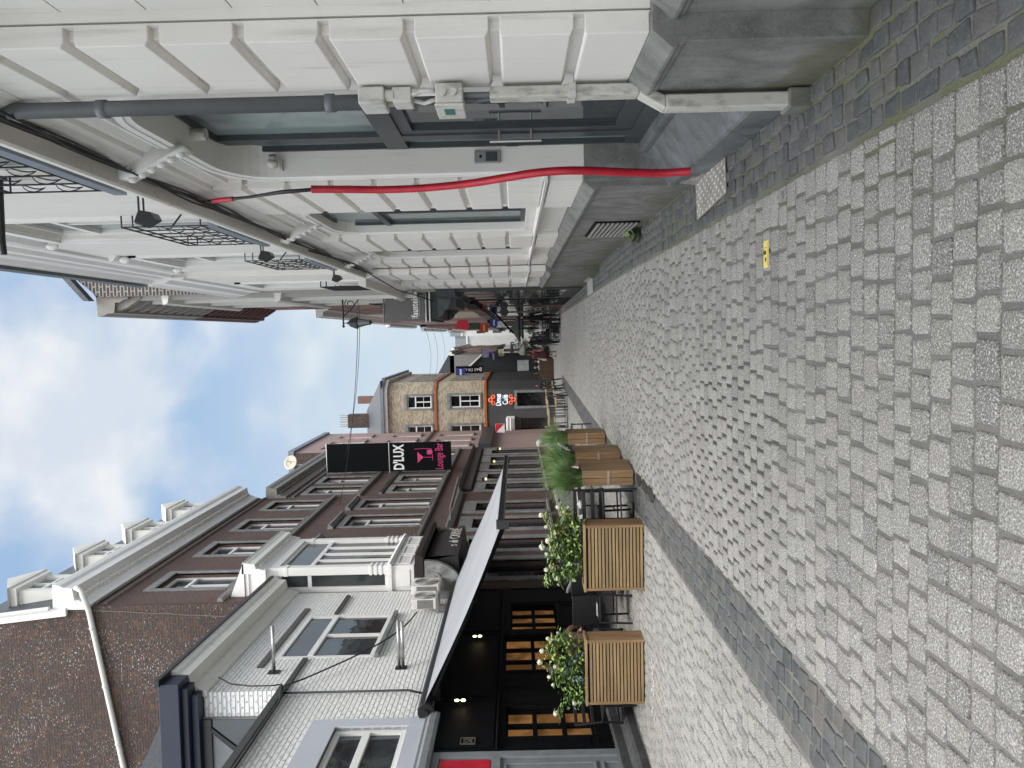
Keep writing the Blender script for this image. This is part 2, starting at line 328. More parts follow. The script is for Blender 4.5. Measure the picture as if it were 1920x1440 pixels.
def granite():
    k = MT('granite', .78); g = k.n('ShaderNodeNewGeometry'); k.co = g.outputs['Position']; r = g.outputs['Random Per Island']
    gr = k.noise(125, 3, .65); g2 = k.noise(48, 3, .6); big = k.noise(.8, 4); stn = k.noise(9, 3)
    base = k.mix(r, (.208, .202, .183), (.30, .292, .268)); hue = k.math('FRACT', k.math('MULTIPLY', r, 7.31))
    base = k.mix(k.math('MULTIPLY', k.ramp(hue, .5, 1), .4), base, (.31, .295, .265))
    base = k.mix(k.math('MULTIPLY', k.ramp(hue, .95, .97), .55), base, (.12, .12, .118))
    c = k.mix(k.math('MULTIPLY', k.ramp(gr, .50, .68), .85), base, (.68, .67, .65)); c = k.mix(k.math('MULTIPLY', k.ramp(gr, .48, .30), .85), c, (.075, .073, .070))
    c = k.mix(k.math('MULTIPLY', k.ramp(g2, .6, .75), .28), c, (.10, .10, .098)); c = k.mix(k.math('MULTIPLY', k.ramp(big, .5, .75), .22), c, (.15, .145, .13))
    c = k.mix(k.math('MULTIPLY', k.ramp(stn, .70, .74), .6), c, (.07, .065, .06)); k.color(c); k.bump(k.math('ADD', gr, g2), .010); return k.m
def bluesett():
    k = MT('bluestone_setts', .62); g = k.n('ShaderNodeNewGeometry'); k.co = g.outputs['Position']; r = g.outputs['Random Per Island']; n = k.noise(18, 5); f = k.noise(90, 3)
    c = k.mix(r, (.038, .044, .048), (.082, .085, .085)); c = k.mix(k.math('MULTIPLY', k.ramp(k.math('FRACT', k.math('MULTIPLY', r, 5.7)), .6, .9), .7), c, (.105, .097, .082)); c = k.mix(k.math('MULTIPLY', k.ramp(n, .35, .7), .5), c, (.095, .095, .09)); k.color(k.mix(k.math('MULTIPLY', k.ramp(f, .55, .7), .3), c, (.22, .22, .21))); k.bump(k.math('ADD', n, k.math('MULTIPLY', f, .4)), .006); return k.m
GRAN, BLUE = granite(), bluesett()
def sett(mb, cx, cy, lx, ly, near, dz=0.0, j=.0045):
    """one sett: rounded irregular outline, worn arris, slightly domed head"""
    hx, hy = lx / 2, ly / 2; m = 3 if near else 2; rad = min(lx, ly) * rnd(.05, .17); pts = []
    for sx, sy, a0 in ((1, 1, 0), (-1, 1, 90), (-1, -1, 180), (1, -1, 270)):
        ox, oy = rnd(-j, j), rnd(-j, j); rr = rad * rnd(.6, 1.4)
        for q in range(m):
            a = radians(a0 + 90 * q / (m - 1)); pts.append((sx * (hx - rr) + ox + rr * cos(a), sy * (hy - rr) + oy + rr * sin(a)))
    n = len(pts); tx, ty, h = rnd(-.008, .008), rnd(-.007, .007), rnd(-.0011, .0011) + dz
    rings = [(1.0, -.02), (1.0, -.008), (.93, -.0015), (.75, .0006)] if near else [(1.0, -.02), (.98, -.006), (.86, 0)]
    vs = []
    for kx, z in rings:
        for x, y in pts:
            px, py = cx + x * kx, cy + y * kx; vs.append((px, py, gz(py) + z + h + (x * tx + y * ty) * (z > -.015) + (rnd(-.0012, .0012) if near and z > -.005 else 0)))
    vs.append((cx, cy, gz(cy) + .002 + h)); fs = []
    for r in range(len(rings) - 1):
        for i in range(n): fs.append((r * n + i, r * n + (i + 1) % n, (r + 1) * n + (i + 1) % n, (r + 1) * n + i))
    b = (len(rings) - 1) * n
    for i in range(n): fs.append((b + i, b + (i + 1) % n, len(vs) - 1))
    mb.add(vs, fs)
def lay(mb, x0, x1, y0, y1):
    y = y0; row = 0
    while y < y1:
        p = .135 * rnd(.96, 1.05) if y < 14 else .142; gapx = .013; x = x0 + rnd(0, .02) - (row % 2) * .075 * rnd(.7, 1.2)
        while x < x1 - .05:
            l = rnd(.128, .168)
            a, b = max(x, x0), min(x + l, x1)
            if x1 - b < .07: b = x1
            if b - a > .05:
                cx = (a + b) / 2; off = .004 * sin(cx * 1.7 + row * .6) + .012 * sin(cx * .55)
                deep = -.004 if rnd(0, 1) > .03 else -.008
                sett(mb, cx, y + p / 2 + off, b - a - rnd(.013, .024), p - rnd(.008, .013), y < 7.5, deep + .004)
            x = b if b == x1 else x + l
            if b == x1: break
        y += p; row += 1
ctr = MB(); lay(ctr, -1.94, .84, 1.9, 34)
tag(ctr.build('granite_paving', GRAN, smooth=True, recalc=False), 'light grey granite setts laid in rows across the street', 'paving', kind='structure')
lft = MB(); lay(lft, -5.5, -2.46, 3.6, 34)
tag(lft.build('terrace_paving', GRAN, smooth=True, recalc=False), 'grey granite setts under the terrace planters', 'paving', kind='structure')
def strip(mb, x0, x1, y0, y1, rows):
    wd = (x1 - x0) / rows
    for r in range(rows):
        y = y0 - rnd(0, .1)
        while y < y1:
            l = rnd(.085, .15) if y < 16 else rnd(.13, .2)
            sett(mb, x0 + wd * (r + .5) + rnd(-.006, .006), y + l / 2, wd - rnd(.010, .022), l - rnd(.008, .02), y < 8, rnd(-.006, .004), .009); y += l
rs = MB(); strip(rs, .855, 1.27, 1.9, 30, 4); strip(rs, 1.27, 1.52, 1.9, 3.36, 2)
tag(rs.build('bluestone_edging', BLUE, smooth=True, recalc=False), 'dark mossy bluestone setts along the foot of the white house', 'paving', kind='structure')
ls = MB(); strip(ls, -2.45, -1.95, 2.4, 34, 4)
tag(ls.build('bluestone_gutter', BLUE, smooth=True, recalc=False), 'dark bluestone strip of setts crossing the paving lengthwise', 'paving', kind='structure')
lw = MB(); strip(lw, -6.1, -5.5, 7, 18, 5)
tag(lw.build('shopfront_edging', BLUE, smooth=True, recalc=False), 'dark bluestone setts along the black shopfront', 'paving', kind='structure')
pt = MB(); c0 = (-1.98, 9.05)
for q in range(3):
    cx_, cy_ = (-1.96, 8.75 + q * .42); n = 14; pt.add([(cx_, cy_, gz(cy_) + .006)] + [(cx_ + (.06 + .05 * rnd(0, 1)) * cos(2 * pi * k / n), cy_ + (.16 + .12 * rnd(0, 1)) * sin(2 * pi * k / n), gz(cy_) + .0055) for k in range(n)], [(0, 1 + k, 1 + (k + 1) % n) for k in range(n)])
tag(pt.build('worn_patch', plain('damp_earth', (.022, .020, .016), .6, bump=.02, bscale=30), recalc=False), 'dark damp gap where setts are missing in the bluestone strip', 'paving', kind='structure')
pt = MB()
for q in range(26):
    x, y, r = -4.35 + rnd(-.45, .35), 8.75 + rnd(-.10, .10), rnd(.006, .03); pt.add([(x + r * rnd(.6, 1.5) * cos(2 * pi * k / 7), y + r * rnd(.5, 1) * sin(2 * pi * k / 7), gz(y) + .0075) for k in range(7)], [list(range(7))])
tag(pt.build('paint_spatter', plain('white_spatter', (.7, .7, .68), .6), recalc=False), 'white paint splashes on the terrace setts', 'paving', kind='structure')
# ---------------------------------------------------------------- facade helpers
def wall_sheet(mb, s0, s1, z0, z1, ops, depth=.2, o=0.0, D=5.0, body=True):
    """front wall with openings (a, b, c, d), their reveals, and the rest of the block behind"""
    S = sorted({s0, s1} | {v for q in ops for v in q[:2] if s0 < v < s1}); Z = sorted({z0, z1} | {v for q in ops for v in q[2:4] if z0 < v < z1})
    for i in range(len(S) - 1):
        for j in range(len(Z) - 1):
            a, b, c, d = S[i], S[i + 1], Z[j], Z[j + 1]; m, n = (a + b) / 2, (c + d) / 2
            if any(q[0] < m < q[1] and q[2] < n < q[3] for q in ops): continue
            mb.quad((a, o, c), (b, o, c), (b, o, d), (a, o, d))
    for a, b, c, d in [q[:4] for q in ops]:
        e = o - depth
        mb.quad((a, o, c), (a, e, c), (a, e, d), (a, o, d)); mb.quad((b, o, c), (b, o, d), (b, e, d), (b, e, c))
        mb.quad((a, o, d), (a, e, d), (b, e, d), (b, o, d)); mb.quad((a, o, c), (b, o, c), (b, e, c), (a, e, c))
    if body:
        e = o - D
        mb.quad((s0, o, z0), (s0, e, z0), (s0, e, z1), (s0, o, z1)); mb.quad((s1, o, z0), (s1, o, z1), (s1, e, z1), (s1, e, z0))
        mb.quad((s0, e, z0), (s1, e, z0), (s1, e, z1), (s0, e, z1)); mb.quad((s0, o, z1), (s1, o, z1), (s1, e, z1), (s0, e, z1))
def window(parent, T, a, b, c, d, o=-.16, fmat=None, pmat=None, fwid=.06, mull=1, trans=.3, bars=0, surround=None, sw=.14, sill=True, curtain=False, name='window', hood=False):
    fmat = fmat or WHITE2; pmat = pmat or GLASS; m = MB(T); f = fwid
    m.box(a, a + f, o, o + .06, c, d); m.box(b - f, b, o, o + .06, c, d); m.box(a + f, b - f, o, o + .06, d - f, d); m.box(a + f, b - f, o, o + .06, c, c + f)
    zt = d - (d - c) * trans if trans else d - f
    if trans: m.box(a + f, b - f, o + .002, o + .075, zt - f * .6, zt + f * .6)
    for k in range(mull):
        x = a + (b - a) * (k + 1) / (mull + 1); m.box(x - f * .5, x + f * .5, o + .001, o + .062, c + f, zt - f * .6 if trans else zt)
    for k in range(bars):
        z = c + (zt - c) * (k + 1) / (bars + 1); m.box(a + f, b - f, o + .003, o + .04, z - .015, z + .015)
    fr = m.build(name, fmat, parent)
    p = MB(T); p.box(a + f * .5, b - f * .5, o + .012, o + .022, c + f * .5, d - f * .5); p.build('pane', pmat, fr)
    if curtain:
        q = MB(T); q.box(a + f, b - f, o + .024, o + .027, zt + f if trans else c + (d - c) * .4, d - f); q.build('blind', CURTAIN, fr)
    if surround:
        q = MB(T); q.box(a - sw, a, -.05, .035, c, d); q.box(b, b + sw, -.05, .035, c, d); q.box(a - sw, b + sw, -.05, .036, d, d + sw * 1.5)
        if hood: q.prof([(-.05, d + sw * 1.5 + .06), (.06, d + sw * 1.5 + .06), (.15, d + sw * 1.5 + .16), (.15, d + sw * 1.5 + .22), (-.05, d + sw * 1.5 + .26)], a - sw - .1, b + sw + .1)
        q.build('surround', surround, fr, bevel=.006)
    if sill:
        q = MB(T); q.prof([(-.15, c - .1), (.08, c - .1), (.09, c - .03), (-.15, c + .003)], a - (sw if surround else .04), b + (sw if surround else .04)); q.build('sill', surround or BLUEST, fr)
    return fr
def cornice(parent, T, s0, s1, z, o0, proj, h, mat, name='cornice', dent=0, brackets=0):
    m = MB(T); p = proj
    m.prof([(o0 - .05, z), (o0 + p * .12, z), (o0 + p * .15, z + h * .12), (o0 + p * .3, z + h * .3), (o0 + p * .3, z + h * .42), (o0 + p * .82, z + h * .47), (o0 + p * .86, z + h * .7), (o0 + p * .95, z + h * .8), (o0 + p, z + h * .96), (o0 + p, z + h), (o0 - .05, z + h + .02)], s0, s1)
    if dent:
        s = s0 + dent
        while s < s1 - dent: m.box(s, s + dent * .5, o0 + p * .3, o0 + p * .5, z + h * .3, z + h * .41); s += dent
    if brackets:
        s = s0 + .1
        while s < s1 - .2: m.prof([(o0, z - h * .35), (o0 + .05, z - h * .35), (o0 + p * .55, z + h * .1), (o0 + p * .72, z + h * .44), (o0, z + h * .44)], s, s + brackets * .35); s += brackets
    return m.build(name, mat, parent)
def roof(parent, T, s0, s1, z, mat, o0=0, D=5, rise=3, hip=False):
    m = MB(T); m.prof([(o0, z), (o0 - D / 2, z + rise), (o0 - D, z), (o0 - D, z - .1), (o0, z - .1)], s0, s1); return m.build('roof', mat, parent)
# ---------------------------------------------------------------- right: the white townhouse
ZP, PITCH = -.645, .385            # plinth top, course height
def arch_path(a, b, zs, zc, rx, rz, n=9):
    P = [(a, zs)] + [(a + rx - rx * cos(pi / 2 * k / n), zc - rz + rz * sin(pi / 2 * k / n)) for k in range(n + 1)]
    return P + [(a + b - s, z) for s, z in reversed(P)]
def arch_bay(mb, s0, s1, z0, z1, a, b, zs, zc, depth, rx=.5, rz=.36, o=0.0, floor=True):
    mb.quad((s0, o, z0), (a, o, z0), (a, o, z1), (s0, o, z1)); mb.quad((b, o, z0), (s1, o, z0), (s1, o, z1), (b, o, z1))
    if zs > z0: mb.quad((a, o, z0), (b, o, z0), (b, o, zs), (a, o, zs))
    P = arch_path(a, b, zs, zc, rx, rz)
    for (p, q), (r, t) in zip(P, P[1:]):
        if abs(p - r) > 1e-6: mb.quad((p, o, q), (r, o, t), (r, o, z1), (p, o, z1))
        mb.quad((p, o, q), (p, o - depth, q), (r, o - depth, t), (r, o, t))
    if floor: mb.quad((a, o, zs), (b, o, zs), (b, o - depth, zs), (a, o - depth, zs))
def arch_mould(mb, a, b, zs, zc, rx, rz, w_=.09, pr=.03, o=0.0):
    P = arch_path(a, b, zs, zc, rx, rz); Q = arch_path(a - w_, b + w_, zs, zc + w_, rx + w_, rz + w_)
    R = arch_path(a - w_ * .45, b + w_ * .45, zs, zc + w_ * .45, rx + w_ * .45, rz + w_ * .45)
    for i in range(len(P) - 1):
        A, B, C, D_, E_, G = P[i], P[i + 1], R[i], R[i + 1], Q[i], Q[i + 1]
        mb.quad((A[0], o + .012, A[1]), (B[0], o + .012, B[1]), (D_[0], o + pr * .7, D_[1]), (C[0], o + pr * .7, C[1]))
        mb.quad((C[0], o + pr, C[1]), (D_[0], o + pr, D_[1]), (G[0], o + pr, G[1]), (E_[0], o + pr, E_[1]))
        mb.quad((C[0], o + pr * .7, C[1]), (D_[0], o + pr * .7, D_[1]), (D_[0], o + pr, D_[1]), (C[0], o + pr, C[1]))
        mb.quad((E_[0], o + pr, E_[1]), (G[0], o + pr, G[1]), (G[0], o, G[1]), (E_[0], o, E_[1])); mb.quad((A[0], o, A[1]), (B[0], o, B[1]), (B[0], o + .012, B[1]), (A[0], o + .012, A[1]))
def pier(mb, s0, s1, pr=.09, z1=2.70, o=0.0, base=True):
    """rusticated pier: a core and projecting courses, the joints run round its corners"""
    mb.box(s0 + .045, s1 - .045, o - .01, o + pr - .045, ZP, z1)
    z = -.31; first = True; zz0 = ZP
    while zz0 < z1 - .05:
        zt = min(z if first else zz0 + PITCH, z1); lo = .0 if first else .022
        mb.prof([(o - .01, zz0 + lo * .3), (o + pr - .03, zz0 + lo * .3), (o + pr, zz0 + lo), (o + pr, zt - .05), (o + pr - .012, zt - .042), (o - .01, zt - .042)], s0, s1)
        zz0 = zt; first = False
def plinth_prof(o, zb=-2.2):
    return [(-.35, zb), (o, zb), (o, -.80), (o + .012, -.785), (o + .012, -.765), (o + .03, -.755), (o + .03, -.735), (o - .05, ZP), (-.35, ZP)]
R1 = frame(1.43, -1); R2 = frame(1.31, -1)
town = thing('white_townhouse', 'white rusticated townhouse on a bluestone plinth with a glazed arched doorway', 'house', (1.43, 9, -1.6))
m = MB(R1)
arch_bay(m, 4.0, 6.75, ZP, 2.95, 4.45, 6.55, ZP, 2.42, .27, .5, .36, floor=False)
arch_bay(m, 7.9, 10.4, ZP, 2.95, 8.25, 10.1, -.18, 2.33, .14, .42, .34)
arch_bay(m, 11.55, 13.6, ZP, 2.95, 11.95, 13.25, -.18, 2.33, .14, .36, .34)
for a, b in ((3.4, 4.0), (6.75, 7.9), (10.4, 11.55), (13.6, 14.5)): m.quad((a, 0, ZP), (b, 0, ZP), (b, 0, 2.95), (a, 0, 2.95))
for k in range(22):                                                   # plain ashlar set back beside the first pier
    z0 = ZP if k == 0 else -.31 + PITCH * (k - 1); m.box(-2.0, 3.42, -.3, -.06, z0 + .004, -.31 + PITCH * k - .004)
m.box(-2, 3.42, -.4, -.072, ZP, 7.0); m.box(3.405, 3.47, -.4, -.012, ZP, 2.95)
m.quad((14.5, 0, -2.2), (14.5, -6, -2.2), (14.5, -6, 7), (14.5, 0, 7)); m.quad((-2, -6, -2.2), (14.5, -6, -2.2), (14.5, -6, 7), (-2, -6, 7)); m.quad((-2, 0, 7), (14.5, 0, 7), (14.5, -6, 7), (-2, -6, 7))
wall_sheet(m, 3.42, 14.5, 2.95, 7.0, [(4.5, 6.15, 3.2, 5.85), (8.1, 9.65, 3.2, 5.85), (11.7, 13.25, 3.2, 5.85)], .14, .07, body=False)
m.build('wall', WHITE, town)
def piers(parent, T, lst, pr):
    for a, b in lst:
        m = MB(T); pier(m, a, b, pr); m.build('pier', WHITE, parent, bevel=.006)
piers(town, R1, ((3.42, 4.1), (6.65, 8.0), (10.3, 11.65), (13.5, 14.5)), .09)
m = MB(R1); m.prof(plinth_prof(.15), 3.37, 4.14); m.prof(plinth_prof(.15), 6.62, 14.42); m.prof(plinth_prof(.03), -2, 3.37)
m.box(4.14, 4.45, -.32, -.001, -1.7, ZP); m.box(6.55, 6.62, -.32, .10, -1.7, ZP + .002); m.build('plinth', PLINTH, town, bevel=.005)
m = MB(R1)
for a, b, zs, zc, rx, rz in ((4.45, 6.55, ZP, 2.42, .5, .36), (8.25, 10.1, -.18, 2.33, .42, .34), (11.95, 13.25, -.18, 2.33, .36, .34)): arch_mould(m, a, b, zs, zc, rx, rz)
for a, b in ((4.1, 6.65), (8.0, 10.3), (11.65, 13.5)):
    m.prof([(0, 2.52), (.03, 2.52), (.03, 2.545), (.012, 2.55), (.012, 2.58), (.05, 2.62), (.05, 2.66), (0, 2.66)], a, b)
m.prof([(.0, 2.66), (.088, 2.66), (.10, 2.70), (.13, 2.74), (.15, 2.80), (.15, 2.853), (0, 2.853)], 3.4, 14.5)
for a, b, h_ in ((4.5, 6.15, 5.85), (8.1, 9.65, 5.85), (11.7, 13.25, 5.85)):     # upper window mouldings
    for x0, x1 in ((a - .13, a - .02), (b + .02, b + .13)): m.box(x0, x1, .06, .105, 3.06, h_ + .15)
    m.box(a - .13, b + .13, .06, .107, h_ + .02, h_ + .15); m.prof([(.06, 6.1), (.15, 6.16), (.17, 6.22), (.06, 6.25)], a - .25, b + .25)
    for x in (a - .12, b + .12): m.ball((x, .13, 6.05), .055, 8, 6, (1, 1, 1.5))
m.build('moulding', WHITE2, town)
def string(parent, T, s0, s1, o=0.0):
    m = MB(T); m.prof([(o, 2.855), (o + .27, 2.855), (o + .285, 2.87), (o + .285, 2.91), (o + .25, 2.98), (o + .25, 3.0), (o, 3.06)], s0, s1); return m.build('string_course', OFFW, parent)
string(town, R1, -2, 14.5)
for c in (5.5, 9.2, 12.6):
    m = MB(R1); m.prof([(0, 2.36), (.035, 2.36), (.06, 2.44), (.13, 2.58), (.2, 2.72), (.235, 2.80), (.235, 2.85), (0, 2.85)], c - .075, c + .075)
    for k in range(6):
        t = k / 5; m.ball((c, .055 + .17 * t, 2.42 + .36 * t), .032, 7, 5, (1, 1.3, 1)); m.ball((c + .05 * (-1) ** k, .05 + .17 * t, 2.43 + .36 * t), .02, 6, 4)
    m.build('keystone', WHITE2, town, smooth=True)
m = MB(R1)
m.prof([(.07, 6.45), (.11, 6.45), (.12, 6.5), (.12, 6.62), (.17, 6.68), (.17, 6.82), (.2, 6.86), (.22, 6.98), (.27, 7.05), (.29, 7.16), (.07, 7.2)], -2, 14.5); m.build('eaves_cornice', WHITE2, town)
m = MB(R1); m.prof([(.24, 7.16), (.34, 7.16), (.36, 7.27), (.24, 7.27)], -2, 14.45); m.build('gutter', DARKGREY, town)
roof(town, R1, -2, 14.5, 7.22, SLATE, .1, 6.1, 2.2)
# doorway
dr = MB(R1); a, b, o = 4.40, 6.62, -.275
for s0, s1 in ((a, a + .12), (b - .09, b), (6.16, 6.30)): dr.box(s0, s1, o, o + .07, -1.12, 2.5)
dr.box(a, b, o + .001, o + .074, .88, 1.06); dr.box(a, b, o + .001, o + .074, 2.4, 2.55); dr.box(a, b, o + .001, o + .074, -1.14, -1.0)
dr.box(4.52, 4.62, o + .002, o + .055, -1.0, .88); dr.box(6.06, 6.16, o + .002, o + .055, -1.0, .88); dr.box(4.62, 6.06, o + .002, o + .055, .78, .88); dr.box(4.62, 6.06, o + .002, o + .055, -1.0, -.86)
dr.box(5.3, 5.38, o + .0, o + .06, 1.06, 2.4)
door = dr.build('door', DARKGREY, town, bevel=.004)
m = MB(R1); m.box(a + .05, 6.2, o + .01, o + .02, 1.0, 2.5); m.box(6.25, b - .05, o + .01, o + .02, -1.05, 2.5); m.build('pane', GLASSP, door)
m = MB(R1); m.box(4.6, 6.08, o + .01, o + .02, -.9, .82); m.build('door_pane', GLASS, door)
m = MB(R1); m.tube([(6.11, o + .14, .16), (6.11, o + .14, -.26)], .014); m.tube([(6.11, o + .04, .08), (6.11, o + .14, .08)], .01); m.tube([(6.11, o + .04, -.18), (6.11, o + .14, -.18)], .01); m.build('handle', STEEL, door)
m = MB(R1); m.prof([(.17, -1.7), (.17, -1.42), (.16, -1.40), (-.12, -1.20), (-.12, -1.7)], 4.145, 6.615); m.prof([(-.12, -1.7), (-.12, -1.16), (-.13, -1.135), (-.34, -1.12), (-.34, -1.7)], 4.45, 6.55); m.build('doorstep', STEP, town, bevel=.008)
for a, b, zs, zc in ((8.25, 10.1, -.18, 2.36), (11.95, 13.25, -.18, 2.36)): window(town, R1, a - .03, b + .03, zs, zc, -.145, DARKGREY, GLASSP, mull=1, trans=.28, sill=False)
m = MB(R1)
m.prof([(-.02, -.33), (.105, -.33), (.115, -.305), (-.02, -.295)], 6.6, 14.5); m.build('sill_band', WHITE2, town)
for i, (a, b) in enumerate(((4.5, 6.15), (8.1, 9.65), (11.7, 13.25))):
    window(town, R1, a, b, 3.2, 5.85, -.06, WHITE2, GLASSP, mull=1, trans=.2, sill=False, name='french_window')
    m = MB(R1); m.box(a - .25, b - .12, .06, .235, 3.10, 3.20); bal = m.build('balcony', ZINC, town)
    m = MB(R1); s0, s1 = a - .2, b - .15
    for z in (3.30, 4.02, 4.14): m.tube([(s0, .08, z), (s0, .2, z), (s1, .2, z), (s1, .08, z)], .009, 6)
    n = 6
    for k in range(n + 1): x = s0 + (s1 - s0) * k / n; m.tube([(x, .2, 3.2), (x, .2, 4.14)], .007, 5)
    for k in range(n):
        x = s0 + (s1 - s0) * (k + .5) / n
        for zc_, r in ((3.46, .09), (3.74, .075)):
            m.tube([(x + r * cos(t), .2 + .015 * sin(t * 2), zc_ + r * sin(t)) for t in [2 * pi * q / 12 for q in range(13)]], .0048, 4)
    for z in (3.5, 3.8): m.tube([(s0, .08, z), (s0, .2, z + .1)], .01, 5)
    m.build('railing', IRON, bal)
# second white house, a little further out
town2 = thing('white_annex', 'narrower white rusticated house standing a step further into the street', 'house', (1.31, 16.5, -1.6))
m = MB(R2); arch_bay(m, 15.8, 17.6, ZP, 2.95, 16.2, 17.3, -.18, 2.33, .14, .32, .34)
for a, b in ((14.5, 15.8), (17.6, 18.9)): m.quad((a, 0, ZP), (b, 0, ZP), (b, 0, 2.95), (a, 0, 2.95))
wall_sheet(m, 14.5, 18.9, 2.95, 7.0, [(16.1, 17.4, 3.2, 5.85)], .14, .06, body=False)
m.quad((14.5, .06, -2.3), (14.5, -6, -2.3), (14.5, -6, 7), (14.5, .06, 7)); m.quad((18.9, .06, -2.3), (18.9, -6, -2.3), (18.9, -6, 7), (18.9, .06, 7)); m.quad((14.5, -6, -2.3), (18.9, -6, -2.3), (18.9, -6, 7), (14.5, -6, 7)); m.quad((14.5, .06, 7), (18.9, .06, 7), (18.9, -6, 7), (14.5, -6, 7))
m.build('wall', WHITE, town2)
piers(town2, R2, ((14.42, 15.85), (17.55, 18.9)), .11)
m = MB(R2); m.prof(plinth_prof(.14, -2.5), 14.4, 18.9); m.build('plinth', PLINTH, town2)
m = MB(R2); arch_mould(m, 16.2, 17.3, -.18, 2.33, .32, .34); m.prof([(.0, 2.66), (.10, 2.66), (.12, 2.70), (.15, 2.76), (.17, 2.853), (0, 2.853)], 14.4, 18.9); m.prof([(0, -.33), (.125, -.33), (.135, -.305), (0, -.295)], 14.4, 18.9)
for x0, x1 in ((15.95, 16.08), (17.42, 17.55)): m.box(x0, x1, .05, .1, 3.06, 6.0)
m.box(15.95, 17.55, .05, .102, 5.87, 6.0); m.build('moulding', WHITE2, town2); string(town2, R2, 14.4, 18.95, .05)
window(town2, R2, 16.17, 17.33, -.18, 2.36, -.145, DARKGREY, GLASSP, mull=1, sill=False); window(town2, R2, 16.1, 17.4, 3.2, 5.85, -.06, WHITE2, GLASSP, trans=.2, sill=False, name='french_window')
m = MB(R2); m.box(15.9, 17.3, .05, .23, 3.10, 3.20); bal = m.build('balcony', ZINC, town2); m = MB(R2)
for z in (3.3, 4.02, 4.14): m.tube([(15.95, .08, z), (15.95, .2, z), (17.25, .2, z), (17.25, .08, z)], .014, 5)
for k in range(9): x = 15.95 + 1.3 * k / 8; m.tube([(x, .2, 3.2), (x, .2, 4.14)], .010, 5); m.tube([(x + .07 * cos(t), .2, 3.65 + .2 * sin(t)) for t in [2 * pi * q / 10 for q in range(11)]], .009, 4)
m.build('railing', IRON, bal)
m = MB(R2); m.prof([(.05, 6.4), (.1, 6.45), (.1, 6.7), (.16, 6.8), (.18, 6.98), (.22, 7.1), (.05, 7.15)], 14.45, 18.9); m.build('eaves_cornice', WHITE2, town2)
roof(town2, R2, 14.5, 18.9, 7.15, SLATE, .1, 6, 2.0)
# ---------------------------------------------------------------- fittings on the white townhouse
XP = lambda x: 1.43 - x
m = MB(); m.tube([(1.285, 4.125, .72), (1.285, 4.125, 2.80), (1.22, 4.125, 2.9), (1.16, 4.125, 3.02), (1.16, 4.125, 6.9), (1.1, 4.125, 7.15)], .043, 12)
for z in (.95, 2.2): m.tube([(1.285, 4.125, z), (1.285, 4.125, z + .05)], .05, 12)
tag(m.build('drainpipe', PIPEG, smooth=True), 'dark grey rainwater pipe running up the white pier beside the doorway', 'drainpipe')
jb = thing('junction_box', 'grey cable junction box on the pier edge with a small green label', 'junction box', (1.3, 4.0, .24))
m = MB(); m.box(1.22, 1.325, 3.96, 4.2, .24, .385); m.build('casing', PLASTIC, jb, bevel=.008)
m = MB(); m.box(1.205, 1.22, 3.955, 4.205, .235, .39); m.build('lid', PLASTIC, jb, bevel=.006)
for z in (.285, .34): m = MB(); m.tube([(1.27, 3.96, z), (1.27, 3.925, z)], .016, 10); m.build('plug', PLASTIC, jb)
m = MB(); m.box(1.203, 1.2055, 4.02, 4.12, .29, .345); m.build('label_sticker', plain('green_label', (.03, .16, .13), .4), jb)
cb = thing('cable_terminal', 'painted cable clamp and terminal box below the cut end of the dark pipe', 'terminal box', (1.3, 4.02, .5))
m = MB(); m.box(1.24, 1.33, 4.0, 4.2, .66, .80); m.build('casing', PLASTIC, cb, bevel=.01)
m = MB(); m.box(1.25, 1.33, 4.02, 4.16, .52, .62); m.tube([(1.29, 4.04, .66), (1.29, 4.04, .61)], .03, 10); m.tube([(1.29, 4.14, .68), (1.29, 4.14, .60)], .028, 10); m.build('coupling', PLASTIC, cb, bevel=.006)
m = MB(); m.tube([(1.29, 4.05, .53), (1.30, 4.0, .46), (1.29, 3.98, .39)], .015, 8); m.tube([(1.285, 4.1, .53), (1.27, 4.12, .46), (1.27, 4.06, .39)], .012, 8); m.build('cable', PLASTIC, cb, smooth=True)
cd = thing('cable_conduit', 'dirty cream metal cable duct running down the pier into the paving', 'conduit', (1.26, 4.0, -1.6))
m = MB(); m.box(1.26, 1.32, 4.02, 4.12, -.70, .10); m.prof([(0, 0)] * 3, 0, 0) if False else None
m.prism([(1.26, 4.02, -.70), (1.32, 4.02, -.70), (1.25, 4.02, -.84), (1.18, 4.02, -.84)], (0, .1, 0)); m.box(1.18, 1.255, 4.02, 4.12, -1.50, -.84); m.build('duct', grimy('dirty_duct', (.52, .51, .46), .55), cd, bevel=.008)
m = MB(); m.tube([(1.285, 4.05, .10), (1.285, 4.05, .25)], .016, 8); m.tube([(1.275, 4.09, .10), (1.27, 4.10, .17), (1.275, 4.08, .25)], .012, 8); m.build('cable', PIPEG, cd)
m = MB(); m.box(1.252, 1.325, 4.01, 4.13, -.36, -.32); m.build('clamp', PLASTIC, cd); m = MB(); m.box(1.16, 1.27, 4.0, 4.14, -1.62, -1.49); m.build('foot', PLINTH, cd, bevel=.01)
ic = thing('intercom', 'grey metal intercom panel on the white door jamb', 'intercom', (1.56, 6.54, .07))
m = MB(); m.box(1.49, 1.60, 6.525, 6.551, .08, .31); m.build('casing', plain('intercom_grey', (.30, .31, .31), .4, .4), ic, bevel=.006)
m = MB(); m.box(1.505, 1.585, 6.519, 6.526, .11, .21); m.build('screen', DARKGREY, ic); m = MB(); m.tube([(1.545, 6.526, .255), (1.545, 6.512, .255)], .012, 10); m.build('camera_eye', BLACK, ic)
m = MB(); m.box(1.63, 1.68, 6.528, 6.551, -.08, .03); tag(m.build('keypad', DARKGREY, bevel=.004), 'small dark keypad between the intercom and the glazed door', 'keypad')
cm = thing('security_camera', 'small cream wall camera under the curve of the door arch', 'camera', (1.52, 6.52, 2.0))
